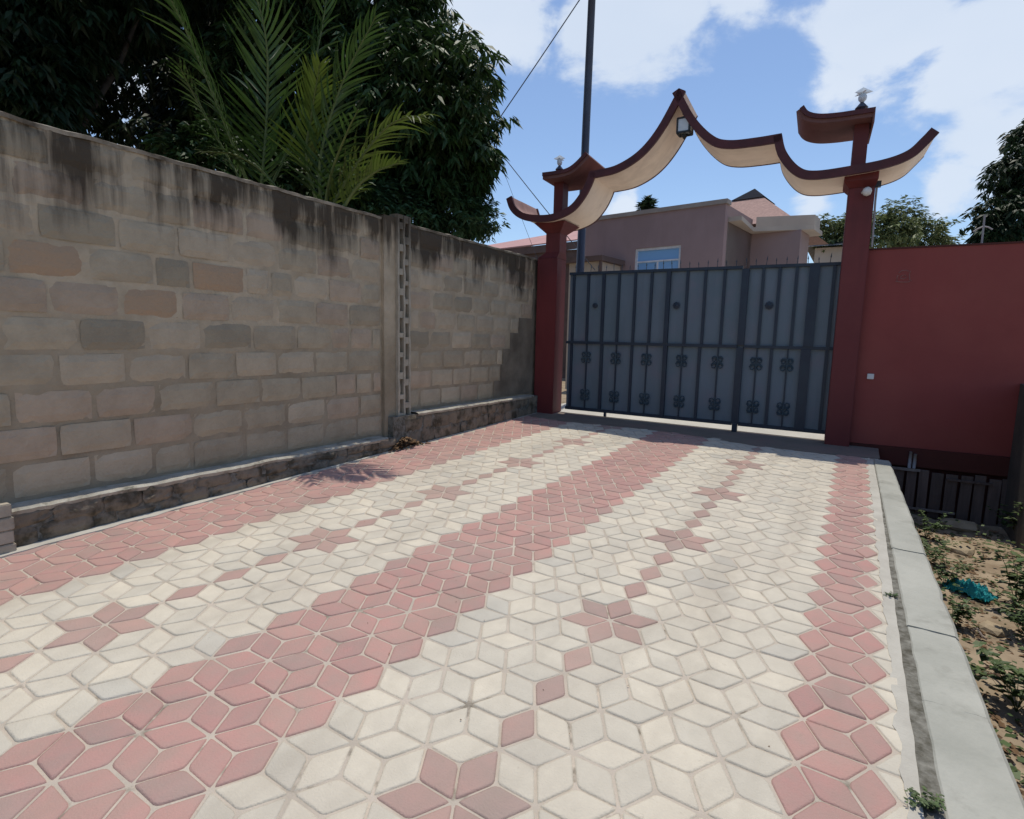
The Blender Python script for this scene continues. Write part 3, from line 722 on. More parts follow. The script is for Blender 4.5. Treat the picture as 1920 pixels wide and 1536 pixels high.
def catmull(P, n=6):
    P = [Vector(p) for p in P]; out = []
    for i in range(len(P)-1):
        p0 = P[i-1] if i else 2*P[0]-P[1]; p1, p2 = P[i], P[i+1]; p3 = P[i+2] if i+2 < len(P) else 2*P[-1]-P[-2]
        for k in range(n):
            t = k/n; out.append(.5*((2*p1)+(-p0+p2)*t+(2*p0-5*p1+4*p2-p3)*t*t+(-p0+3*p1-3*p2+p3)*t**3))
    out.append(P[-1]); return out
def offs(P, d):
    out = []
    for i, p in enumerate(P):
        t = (P[min(i+1, len(P)-1)]-P[max(i-1, 0)]).normalized(); n_ = Vector((-t.y, t.x)); 
        if n_.y < 0 and abs(n_.y) > .05: n_ = -n_
        out.append(p+n_*d)
    return out
def prof_slab(mb, P, da, db, v0, v1, mt=0, mbot=0, mside=0):
    A = offs(P, da); B = offs(P, db); n = len(P); vs = []
    for a, b_ in zip(A, B): vs += [G(a.x, v0, a.y), G(a.x, v1, a.y), G(b_.x, v0, b_.y), G(b_.x, v1, b_.y)]
    fs = []; ms = []
    for i in range(n-1):
        o = 4*i
        for f, m in (((o, o+4, o+5, o+1), mt), ((o+2, o+3, o+7, o+6), mbot), ((o, o+2, o+6, o+4), mside), ((o+1, o+5, o+7, o+3), mside)): fs.append(f); ms.append(m)
    fs += [(0, 1, 3, 2), (4*n-4, 4*n-2, 4*n-1, 4*n-3)]; ms += [mside, mside]
    for f, m in zip(fs, ms): mb.f.append(tuple(len(mb.v)+i for i in f)); mb.m.append(m); mb.t.append(0)
    mb.v += [tuple(v) for v in vs]
VF, VB = -.42, .50
segs = [[(-.905, 3.90), (-.83, 3.73), (-.67, 3.61), (-.42, 3.555), (-.138, 3.552), (.136, 3.640), (.30, 3.80), (.40, 3.97), (.46, 4.13)],
        [(.462, 4.132), (.62, 4.135), (.90, 4.175), (1.21, 4.33), (1.469, 4.61), (1.743, 5.09)],
        [(1.7435, 5.09), (1.985, 4.67), (2.25, 4.385), (2.469, 4.297), (2.806, 4.283), (3.105, 4.292)],
        [(3.106, 4.29), (3.176, 4.06), (3.345, 3.845), (3.538, 3.775), (3.948, 3.790), (4.28, 3.825), (4.489, 3.893), (4.609, 4.01), (4.70, 4.12)]]
for i, sg in enumerate(segs):
    P = [Vector((p.x, p.y)) for p in catmull([(a, b_, 0) for a, b_ in sg], 6)]
    mb = MB(); prof_slab(mb, P, -.018, -.085, VF+.0, VB, 0, 1, 2); s_ = sub(gateway, 'canopy_slab', mb, [M_rooftop, M_cream, M_fascia])
    mb = MB(); prof_slab(mb, P, .0, -.105, VF-.05, VF-.002); sub(s_, 'fascia', mb, M_fascia)
    mb = MB(); prof_slab(mb, P, .0, -.088, VB+.002, VB+.045); sub(s_, 'fascia', mb, M_fascia)
tiers = [[(-.35, 4.205), (-.12, 4.205), (.07, 4.222), (.21, 4.29), (.375, 4.43)], [(3.335, 4.60), (3.40, 4.515), (3.53, 4.465), (3.72, 4.447), (3.90, 4.446), (4.11, 4.446)]]
for i, sg in enumerate(tiers):
    P = [Vector((p.x, p.y)) for p in catmull([(a, b_, 0) for a, b_ in sg], 6)]
    mb = MB(); prof_slab(mb, P, -.012, -.10, VF-.02, VB-.1, 0, 1, 1); s_ = sub(gateway, 'upper_slab', mb, [M_fascia, M_brownsof])
    mb = MB(); prof_slab(mb, P, .0, -.055, VF-.045, VF-.022); sub(s_, 'fascia', mb, M_fascia)
    mb = MB(); prof_slab(mb, P, .0, -.055, VB-.098, VB-.075); sub(s_, 'fascia', mb, M_fascia)
mb = MB(); gbox(mb, 4.105, 4.125, VF-.03, VB-.09, 4.28, 4.452); sub(gateway, 'end_board', mb, M_brownsof)

# lamps on the pillar tops
def finial(u, v, z, sc_, label):
    t = thing('pillar_lamp', label, 'lamp', G(u, v, z), 'lamps on top of the gate pillars')
    mb = MB(); mb.lathe([(.075*sc_, 0), (.075*sc_, .03*sc_), (.045*sc_, .05*sc_), (.05*sc_, .12*sc_), (.085*sc_, .15*sc_), (.07*sc_, .17*sc_), (.035*sc_, .21*sc_), (.012*sc_, .235*sc_)], 8)
    mb.build('lamp_base', M_pole, t)
    mb = MB(); mb.lathe([(.022*sc_, .225*sc_), (.05*sc_, .26*sc_), (.055*sc_, .30*sc_), (.04*sc_, .335*sc_)], 8)
    mb.build('lamp_shade', M_frost, t, smooth=True)
    mb = MB(); k = 10; vs = [(0, 0, .325*sc_), (0, 0, .43*sc_)]
    for q in range(k):
        r_ = (.125 if q % 2 == 0 else .045)*sc_; vs.append((r_*math.cos(2*PI*q/k), r_*math.sin(2*PI*q/k), .35*sc_))
    mb.add(vs, [(0, 2+(q+1) % k, 2+q) for q in range(k)]+[(1, 2+q, 2+(q+1) % k) for q in range(k)])
    mb.build('star_cap', M_frost, t)
finial(3.985, -.10, 4.446, .9, 'pillar lamp with a white star shaped cap on the right gate pillar')
finial(-.215, -.10, 4.204, .82, 'smaller pillar lamp with a white star shaped cap on the left gate pillar')

# hanging lantern under the peak
LC = G(1.835, -.36, 4.60)
lan = thing('hanging_lantern', 'dark framed square lantern with pale panes hanging under the peak of the canopy', 'lantern', LC)
mb = MB(); w, h, t = .085, .095, .012
for sx in (-1, 1):
    for sy in (-1, 1): mb.box((sx*w-t, sy*w-t, -h), (sx*w+t, sy*w+t, h))
for z in (-h, h):
    for sy in (-1, 1): mb.box((-w, sy*w-t, z-t), (w, sy*w+t, z+t)); mb.box((sy*w-t, -w, z-t), (sy*w+t, w, z+t))
mb.lathe([(w*1.25, h), (.03, h+.06), (.02, h+.08)], 4); mb.lathe([(.045, -h-.04), (.05, -h-.01)], 6)
mb.lathe([(.012, -h-.075), (.03, -h-.04)], 6)
mb.build('lantern_frame', M_blackmetal, lan)
for a in range(4):
    mb = MB(); mb.box((-w+t, w-.006, -h+t), (w-t, w+.002, h-t), 0, Matrix.Rotation(a*PI/2, 4, 'Z')); mb.build('pane', M_frost, lan)
mb = MB(); mb.tube([(-.035, 0, h+.07), (-.06, 0, h+.16), (-.07, .0, h+.27)], .009, 6); mb.tube([(.02, 0, h+.07), (.02, 0, h+.18)], .009, 6); mb.build('hook', M_blackmetal, lan)

# ================================================================== GATE
GZ0, GZ1 = .385, 2.655
gate = thing('metal_gate', 'wide slate blue sheet metal gate with navy bars and a spiked top rail', 'gate', G(1.96, 0, GZ0))
ub = [.079, .337, .60, .86, 1.125, 1.385, 1.65, 1.93, 2.19, 2.46, 2.745, 2.98, 3.19, 3.405, 3.621, 3.857]
wid = {1.65: .062, 2.745: .095, 3.621: .125, .60: .050}
def gz(u): return .375 - .013*u/3.9*3      # bottom edge follows the slope a little
sheets = [(.0, .598), (.602, 1.648), (1.652, 2.743), (2.747, 3.619), (3.623, 3.925)]
for a, b_ in sheets:
    mb = MB(); nn = max(2, int((b_-a)/.13)); L = []
    for k in range(nn+1):
        u = a+(b_-a)*k/nn
        for z in (gz(u)+.02, 1.0, 1.53, 2.1, GZ1-.02): mb.v.append(tuple(G(u, .012+.004*math.sin(k*2.1+z*3), z)))
    for k in range(nn):
        for q in range(4): mb.f.append((k*5+q, (k+1)*5+q, (k+1)*5+q+1, k*5+q+1)); mb.m.append(0); mb.t.append(0)
    for k in range(nn):  # back
        pass
    sub(gate, 'sheet_panel', mb, M_sheet)
for u in ub:
    w = wid.get(u, .040)/2; z0 = 1.5405
    thick = .05 if w > .03 else .022
    mb = MB(); gbox(mb, u-w, u+w, -thick, .008, z0, GZ1-.022); sub(gate, 'bar', mb, M_bar)
lb_ = [.076, .612, 1.12, 1.658, 2.169, 2.743, 3.164, 3.600, 3.855]
for u in lb_:
    w = {1.658: .062, 2.743: .095, 3.600: .125, .612: .050}.get(u, .040)/2; thick = .05 if w > .03 else .022
    mb = MB(); gbox(mb, u-w, u+w, -thick, .008, gz(u)+.032, 1.5); sub(gate, 'bar', mb, M_bar)
mb = MB(); gbox(mb, -.02, 2.70, -.035, .010, 1.497, 1.540); sub(gate, 'rail', mb, M_bar)
mb = MB(); gbox(mb, 2.79, 3.93, -.035, .010, 1.501, 1.540); sub(gate, 'rail', mb, M_bar)
for a, b_ in ((-.0, 2.70), (2.79, 3.93)):
    mb = MB(); gbox(mb, a, b_, -.03, .035, GZ1-.02, GZ1+.022); sub(gate, 'rail', mb, M_bar)
    mb = MB(); vs = [G(a, -.03, gz(a)), G(b_, -.03, gz(b_)), G(b_, .03, gz(b_)), G(a, .03, gz(a)), G(a, -.03, gz(a)+.05), G(b_, -.03, gz(b_)+.05), G(b_, .03, gz(b_)+.05), G(a, .03, gz(a)+.05)]
    mb.add(vs, [(0, 3, 2, 1), (4, 5, 6, 7), (0, 1, 5, 4), (1, 2, 6, 5), (2, 3, 7, 6), (3, 0, 4, 7)]); sub(gate, 'rail', mb, M_bar)
mb = MB(); gbox(mb, 2.71, 2.782, -.055, .03, gz(2.7)-.09, gz(2.7)+.03); sub(gate, 'drop_bolt', mb, M_bar)
mb = MB(); gbox(mb, .70, .735, -.03, .02, gz(.7)-.065, gz(.7)+.0); sub(gate, 'drop_bolt', mb, M_bar)
# scroll ornaments, shared shape: a rod with curls
def scroll_shape(up):
    mb = MB(); s_ = 1 if up else -1
    mb.tube([(0, 0, -.085), (0, 0, .085)], .010, 5)
    for sx in (-1, 1):
        for zc, r_ in ((.050, .040), (-.034, .046)):
            pts = []
            for k in range(11):
                a = k/10*1.55*2*PI; rr_ = r_*(1-.55*k/10); pts.append((sx*(.046+(-rr_*math.cos(a))*1.0), 0, s_*(zc+rr_*math.sin(a))))
            mb.tube(pts, .0075, 4)
    mb.tube([(-.05, 0, 0), (.05, 0, 0)], .006, 4)
    return mb.mesh('scroll', M_scroll)
sc_m = [scroll_shape(True), scroll_shape(False)]
org = G(1.96, 0, GZ0)
for q, u in enumerate([.348, .861, 1.365, 1.912, 2.438, 2.972, 3.375]):
    mb = MB(); gbox(mb, u-.009, u+.009, -.016, .004, gz(u)+.05, 1.50); sub(gate, 'bar', mb, M_bar)
    for k, z in enumerate((1.265, .655)):
        o = link('scroll', sc_m[k], gate); o.location = G(u, -.022, z)-org; o.rotation_euler = (0, 0, GA); o.scale = (1, 1, 1.15)
rose = MB(); 
for k in range(8):
    a = 2*PI*k/8; rose.lathe([(.001, -.01), (.020, -.006), (.020, .006), (.001, .01)], 6, base=(.036*math.cos(a), .036*math.sin(a), 0))
rose.lathe([(.001, -.02), (.03, -.012), (.03, .012), (.001, .02)], 8)
rm = rose.mesh('rosette', M_bar)
for u, z, f in ((.466, 2.13, .8), (1.785, 2.12, 1.0), (3.085, 2.11, 1.05)):
    o = link('rosette', rm, gate); o.location = G(u, -.012, z)-org; o.rotation_euler = (PI/2, 0, GA); o.scale = (f, f, f)
spike = MB(); spike.tube([(0, 0, 0), (0, 0, .075), (0, 0, .085), (0, 0, .15)], [.006, .006, .012, .001], 5)
sm_ = spike.mesh('spike', M_bar)
u = .10; rsp = random.Random(2)
while u < 3.9:
    o = link('spike', sm_, gate); o.location = G(u, 0, GZ1+.020)-org; o.scale = (.8, .8, rsp.uniform(.55, .95)); o.rotation_euler = (rsp.gauss(0, .05), rsp.gauss(0, .05), 0); u += .132

# ================================================================== RED BOUNDARY WALL right of the gate
rw = thing('boundary_wall', 'smooth maroon painted boundary wall to the right of the gate', 'wall', G(5.2, 0, .0))
mb = MB(); gbox(mb, 4.215, 9.5, -.10, .10, .268, 2.80); sub(rw, 'wall_face', mb, M_redwall)
mb = MB(); gbox(mb, 4.216, 9.5, -.125, .10, .03, .265); sub(rw, 'base_band', mb, M_redbase)
mb = MB(); gbox(mb, 4.45, 9.5, -.02, .10, -.7, .028); sub(rw, 'footing', mb, M_redbase)
mb = MB(); gbox(mb, 4.216, 9.5, -.112, .112, 2.801, 2.822); sub(rw, 'coping', mb, M_redbase)
# planks under it
fen = thing('plank_barrier', 'dark weathered upright planks closing the opening under the maroon wall', 'fence', G(5.25, -.15, -.6))
pl_mesh = MB(); pl_mesh.box((-.5, -.5, 0), (.5, .5, 1)); pmsh = pl_mesh.mesh('plank', M_wood)
O_ = G(5.25, -.15, -.6); rp_ = random.Random(6)
u = 4.60
while u < 6.2:
    w = rp_.uniform(.095, .125); o = link('plank', pmsh, fen); o.location = G(u+w/2, -.15+rp_.uniform(-.008, .008), -.60)-O_; o.rotation_euler = (0, rp_.gauss(0, .01), GA); o.scale = (w, .022, rp_.uniform(.58, .612)); u += w+rp_.uniform(.02, .035)
mb = MB(); gbox(mb, 4.60, 5.02, -.19, -.165, -.02, .012); sub(fen, 'batten', mb, M_woodtrim)
mb = MB(); gbox(mb, 5.30, 5.75, -.19, -.165, -.09, -.065); sub(fen, 'batten', mb, M_wood)
mb = MB(); gbox(mb, 4.80, 5.42, -.20, -.17, -.515, -.49); sub(fen, 'batten', mb, M_woodtrim)
# things fixed on the wall and pillar
mb = MB(); gbox(mb, 4.345, 4.42, -.125, -.101, 1.135, 1.205); gbox(mb, 4.362, 4.403, -.131, -.1251, 1.15, 1.19); o = mb.build('door_bell', M_whiteplastic, bevel=.003); tag(o, 'small white bell push on the maroon wall beside the gate', 'doorbell')
# faint chalk mark: a rough square frame with a round mark in it
mb = MB()
def gstroke(pts, r_=.006): mb.tube([G(a, -.1015, b_) for a, b_ in pts], [r_*.9]*len(pts), 4, cap=True)
gstroke([(4.562, 2.395), (4.556, 2.44), (4.566, 2.475)]); gstroke([(4.57, 2.50), (4.60, 2.528), (4.64, 2.532), (4.675, 2.515)])
gstroke([(4.69, 2.52), (4.684, 2.47), (4.693, 2.41), (4.715, 2.40)]); gstroke([(4.545, 2.395), (4.60, 2.385), (4.665, 2.382), (4.70, 2.39)]); gstroke([(4.59, 2.44), (4.61, 2.47), (4.645, 2.47), (4.655, 2.44), (4.63, 2.425), (4.59, 2.43)])
o = mb.build('chalk_mark', M_chalk); tag(o, 'faint squarish painted mark high on the maroon wall', 'mark')
pipes = thing('drain_pipes', 'pair of short grey upright drain pipe stubs at the foot of the maroon wall', 'pipe', G(4.93, -.15, .0))
for u in (4.905, 4.955):
    mb = MB(); mb.tube([G(u, -.15, .015), G(u, -.15, .225 if u < 4.93 else .20)], .019, 8); sub(pipes, 'pipe', mb, M_pipe, smooth=True)
cam_t = thing('security_camera', 'small white bracketed camera near the top of the right gate pillar', 'camera', G(4.15, -.24, 3.45))
mb = MB(); mb.tube([G(4.08, -.245, 3.50), G(4.10, -.33, 3.50)], .018, 8); sub(cam_t, 'bracket', mb, M_whiteplastic)
mb = MB(); 
mb.lathe([(.01, -.055), (.04, -.04), (.052, 0), (.046, .03), (.02, .05)], 12, base=G(4.125, -.34, 3.49)); sub(cam_t, 'dome', mb, M_whiteplastic, smooth=True)
rod = thing('conduit', 'grey conduit rod running up the right side of the right gate pillar', 'conduit', G(4.24, -.20, 2.82))
mb = MB(); mb.tube([G(4.245, -.20, 2.825), G(4.232, -.20, 3.4), G(4.232, -.20, 3.56)], .013, 6); sub(rod, 'tube', mb, M_pipe)
mb = MB(); gbox(mb, 4.20, 4.275, -.24, -.17, 3.56, 3.63); sub(rod, 'junction_box', mb, M_blackmetal)
ant = thing('wall_post', 'thin pale cross shaped post standing on top of the maroon wall', 'post', G(5.38, 0, 2.82))
mb = MB(); mb.tube([G(5.385, 0, 2.822), G(5.38, 0, 3.17)], .011, 6); sub(ant, 'upright', mb, M_pipe)
mb = MB(); mb.tube([G(5.29, 0, 2.98), G(5.33, 0, 3.01), G(5.38, 0, 3.035), G(5.43, 0, 3.02), G(5.47, 0, 2.99)], .010, 5); sub(ant, 'arm', mb, M_pipe)

# dark rendered side wall closing the soil strip on the right
sw = thing('side_wall', 'dark grey rendered wall along the far right of the sandy strip', 'wall', (1.7, 6, -.6))
mb = MB(); n = 30
for k in range(n+1):
    y = -3+11.8*k/n; d = .02*noise.noise(Vector((y*3, 1, 1)))
    for z in (-.7, 0, .6, 1.15): mb.v.append((1.68+d, y, z+(.03*noise.noise(Vector((y*2, 5, 5))) if z > 1 else 0)))
    mb.v.append((1.9, y, 1.15))
for k in range(n):
    for q in range(4): mb.f.append((5*k+q, 5*k+q+1, 5*k+q+6, 5*k+q+5)); mb.m.append(0); mb.t.append(0)
mb.box((1.9, -3, -.7), (1.92, 8.8, 1.15))
sub(sw, 'wall_face', mb, M_sidewall)

# ================================================================== UTILITY POLE AND CABLES
PB = onplane(1087, 500, (0, 10.3, 0), (0, 1, 0)); PT = onplane(1109.5, 5, (0, 10.3, 0), (0, 1, 0))
dirp = (PT-PB).normalized()
pole = thing('utility_pole', 'tall slim dark steel pole rising behind the left gate pillar', 'pole', (PB.x, PB.y, .3))
mb = MB(); P0 = Vector((PB.x, PB.y, .3)); P1 = PB+dirp*9.0
mb.tube([P0, PB.lerp(P1, .3), P1], [.085, .075, .06], 12); sub(pole, 'shaft', mb, M_pole, smooth=True)
mb = MB(); mb.tube([P1+Vector((-.5, 0, -.6)), P1+Vector((.5, 0, -.6))], .03, 6); sub(pole, 'crossarm', mb, M_pole)
def cable(a, b_, sag, r_, label):
    mb = MB(); pts = [a.lerp(b_, k/24)-Vector((0, 0, sag*4*(k/24)*(1-k/24))) for k in range(25)]
    mb.tube(pts, r_, 5); o = mb.build('power_cable', M_cable); tag(o, label, 'cable', 'overhead power cables')
a_ = onplane(945, 205, (0, 10.3, 0), (0, 1, 0)); b_ = onplane(1085, 0, (0, 10.3, 0), (0, 1, 0))
cable(a_+(a_-b_)*1.2, b_+(b_-a_)*.35, .05, .011, 'overhead cable rising from the mango tree towards the pole top')
a_ = onplane(935, 278, (0, 11.5, 0), (0, 1, 0)); b_ = onplane(1022, 388, (0, 11.5, 0), (0, 1, 0))
cable(a_+(a_-b_)*1.2, b_+(b_-a_)*1.0, .05, .010, 'dark cable slanting down from the mango crown to behind the left pillar')
a_ = onplane(938, 300, (0, 13, 0), (0, 1, 0)); b_ = onplane(985, 425, (0, 13, 0), (0, 1, 0))
cable(a_+(a_-b_)*1.2, b_+(b_-a_)*.5, .05, .005, 'thinnest cable falling steeply beside the mango crown')

# ================================================================== HOUSES
def onz(px, py, z): return onplane(px, py, (0, 0, z), (0, 0, 1))
A1 = onplane(1362, 373, (0, 13.5, 0), (0, 1, 0)); ZP = A1.z; A0 = onz(1130, 405, ZP)
hd = Vector((A1.x-A0.x, A1.y-A0.y, 0)).normalized(); hn = Vector((-hd.y, hd.x, 0))
if hn.y < 0: hn = -hn
def Hh(u, v, z): return Vector((A1.x, A1.y, 0))+hd*u+hn*v+Vector((0, 0, z))
def hbox(mb, u0, u1, v0, v1, z0, z1, m=0): mb.box((u0, v0, z0), (u1, v1, z1), m, Hh)
def hpl(px, py, v=0): P = onplane(px, py, Hh(0, v, 0), hn); q = P-Vector((A1.x, A1.y, 0)); return q.dot(hd), q.dot(hn), P.z
house = thing('house', 'mauve plastered house with a flat parapet and a small pink hipped roof behind the gate', 'house', Hh(-3, 0, .3))
wu0, _, wz1 = hpl(1191, 467); wu1, _, _ = hpl(1277, 461); _, _, wz0 = hpl(1191, 540)
mb = MB(); LU = hpl(1092, 450)[0]
hbox(mb, LU, wu0, 0, .2, .3, ZP-.10); hbox(mb, wu1, 0, 0, .2, .3, ZP-.10); hbox(mb, wu0, wu1, 0, .2, wz1, ZP-.10); hbox(mb, wu0, wu1, 0, .2, .3, wz0)
sub(house, 'wall', mb, M_housewall)
mb = MB(); hbox(mb, LU, .04, -.04, .24, ZP-.098, ZP); sub(house, 'parapet_coping', mb, M_housecop)
mb = MB(); hbox(mb, LU, .0, .2, 8, .3, ZP-.35); sub(house, 'flat_roof', mb, M_housecop)
mb = MB(); t = .055
hbox(mb, wu0, wu1, .03, .12, wz1-t, wz1); hbox(mb, wu0, wu1, .03, .12, wz0, wz0+t); hbox(mb, wu0, wu0+t, .03, .12, wz0+t, wz1-t); hbox(mb, wu1-t, wu1, .03, .12, wz0+t, wz1-t)
zm = hpl(1230, 489)[2]; hbox(mb, wu0+t, wu1-t, .04, .11, zm-.02, zm+.02); um = (wu0+wu1)/2; hbox(mb, um-.02, um+.02, .04, .11, wz0+t, zm-.02)
win = sub(house, 'window', mb, M_winframe)
mb = MB(); hbox(mb, wu0+t, wu1-t, .07, .075, zm+.02, wz1-t); sub(win, 'pane', mb, M_pane)
for a, b_ in ((wu0+t, um-.02), (um+.02, wu1-t)):
    mb = MB(); hbox(mb, a, b_, .07, .075, wz0+t, zm-.02); sub(win, 'pane', mb, M_pane)
# recessed wing
E0 = hpl(1365, 412); ze = E0[2]
def toh(P): q = P-Vector((A1.x, A1.y, 0)); return q.dot(hd), q.dot(hn)
c1 = toh(onz(1413, 434, ze)); c2 = toh(onz(1526, 430, ze))
vw = c1[1]+.35; ue = c2[0]-.25
mb = MB(); hbox(mb, -.2, .0, .2, vw, .3, ZP-.1); hbox(mb, 0, ue, vw, vw+.2, .3, ze); hbox(mb, ue-.2, ue, vw+.2, vw+.9, .3, ze); sub(house, 'side_wall', mb, M_houseside)
# eave board: along the side wall then across the wing
mb = MB()
def quadprism(mb, P, z0, z1):
    n = len(P); vs = [Hh(u, v, z0) for u, v in P]+[Hh(u, v, z1) for u, v in P]
    mb.add(vs, [tuple(reversed(range(n))), tuple(range(n, 2*n))]+[(k, (k+1) % n, n+(k+1) % n, n+k) for k in range(n)])
quadprism(mb, [(0.002, .21), (.30, .21), (c1[0], c1[1]), (c2[0], c2[1]), (c2[0], vw+1.1), (.002, vw+1.1)], ze, ze+.10)
sub(house, 'eave', mb, M_housecream)
_, _, zt = (lambda P: (0, 0, P.z))(onplane(1532, 403, Hh(0, c2[1]+.3, 0), hn))
mb = MB(); quadprism(mb, [(c1[0]*.8, c1[1]+.25), (c2[0]-.05, c2[1]+.25), (c2[0]-.05, vw+1.0), (c1[0]*.8, vw+1.0)], ze+.102, zt)
sub(house, 'upper_parapet', mb, M_housecream)
ap = onplane(1415, 357, Hh(0, c1[1]+2.6, 0), hn); au, av = toh(ap); apz = ap.z
ev = c1[1]+.8; rl = toh(onz(1325, 415, zt))[0]; rr_ = toh(onplane(1490, 408, Hh(0, ev, 0), hn))[0]
half = (rr_-au)*1.02
mb = MB(); bz = zt-.05
base = [Hh(au-half*1.15, ev, bz), Hh(au+half, ev, bz), Hh(au+half, av+2.4, bz), Hh(au-half*1.15, av+2.4, bz)]
mb.add(base+[Vector((ap.x, ap.y, apz-.02))], [(0, 1, 4), (1, 2, 4), (2, 3, 4), (3, 0, 4)])
roof = sub(house, 'roof', mb, M_shingle)
mb = MB(); tip = Vector((ap.x, ap.y, apz)); base_c = [tip.lerp(b_, .27)+Vector((0, 0, .03)) for b_ in base]
mb.add(base_c+[tip+Vector((0, 0, .05))], [(0, 1, 4), (1, 2, 4), (2, 3, 4), (3, 0, 4)]); sub(roof, 'ridge_cap', mb, M_ridge)
# small porch seen between pole and gate
pc = [hpl(1083, 482, -1.2), hpl(1129, 478, -1.2), hpl(1129, 488, -1.2)]
porch = thing('porch', 'small cream porch with a dark flat roof between the steel pole and the mauve house', 'porch', Hh(pc[0][0], -1.2, .3))
mb = MB(); hbox(mb, pc[0][0]-.4, pc[1][0], -1.2, -.05, pc[2][2], pc[1][2]); sub(porch, 'roof', mb, M_brownwall)
mb = MB(); hbox(mb, pc[0][0]-.3, pc[1][0]-.12, -1.1, -.06, .3, pc[2][2]-.002); sub(porch, 'wall', mb, M_housecream)
mb = MB(); hbox(mb, pc[1][0]-.09, pc[1][0]-.03, -1.18, -1.12, .3, pc[2][2]-.002); sub(porch, 'post', mb, M_brownwall)
# neighbour's house with a long pink sheet roof on the left
N0 = onplane(925, 463, (0, 17, 0), (0, 1, 0)); N1 = onplane(1030, 463, (0, 17, 0), (0, 1, 0)); N2 = onplane(1030, 430, (0, 19.5, 0), (0, 1, 0)); N3 = onplane(925, 456, (0, 19.5, 0), (0, 1, 0))
nb = thing('neighbour_house', 'low house with a pink sheet metal roof seen above the end of the block wall', 'house', (N0.x, 17, .3))
e = Vector((-3.0, 0, 0)); ez = N0.z
mb = MB(); top = N2.z
vs = [Vector((N0.x-4, 16.8, ez-.25)), Vector((N1.x+3, 16.8, ez+.05)), Vector((N1.x+3, 20, top+.25)), Vector((N0.x-4, 20, top-.95))]
vs += [v-Vector((0, 0, .04)) for v in vs]
mb.add(vs, [(0, 1, 2, 3), (4, 7, 6, 5), (0, 4, 5, 1), (1, 5, 6, 2), (2, 6, 7, 3), (3, 7, 4, 0)]); sub(nb, 'roof', mb, M_pinkroof)
mb = MB(); mb.box((N0.x-3.6, 17.1, .2), (N1.x+2.6, 21, ez-.28)); sub(nb, 'wall', mb, M_brownwall)
mb = MB(); mb.add([Vector((N0.x-4, 16.82, ez-.52)), Vector((N1.x+3, 16.82, ez-.26)), Vector((N1.x+3, 16.82, ez-.002)), Vector((N0.x-4, 16.82, ez-.302))], [(0, 1, 2, 3)])
mb.box((N0.x-3.9, 16.9, ez-.7), (N1.x+2.9, 17.0, ez-.31)); sub(nb, 'fascia', mb, M_brownwall)
# small far house to the right of the mauve one
F0 = onplane(1527, 462, (0, 24, 0), (0, 1, 0)); F1 = onplane(1590, 462, (0, 24, 0), (0, 1, 0)); F2 = onplane(1545, 444, (0, 26, 0), (0, 1, 0))
fh = thing('far_house', 'distant small house with a grey hipped roof just left of the right gate pillar', 'house', (F0.x, 24, .3))
mb = MB(); cx, cy = F2.x+.2, 27; b0 = [Vector((F0.x-.3, 24, F0.z)), Vector((F1.x+.8, 24, F0.z)), Vector((F1.x+.8, 30, F0.z)), Vector((F0.x-.3, 30, F0.z))]
mb.add(b0+[Vector((cx, cy, onplane(1548, 440, (0, 27, 0), (0, 1, 0)).z))], [(0, 1, 4), (1, 2, 4), (2, 3, 4), (3, 0, 4)]); sub(fh, 'roof', mb, M_greyroof)
mb = MB(); mb.box((F0.x, 24.4, .2), (F1.x+.4, 29.6, F0.z-.01)); sub(fh, 'wall', mb, M_housecream)

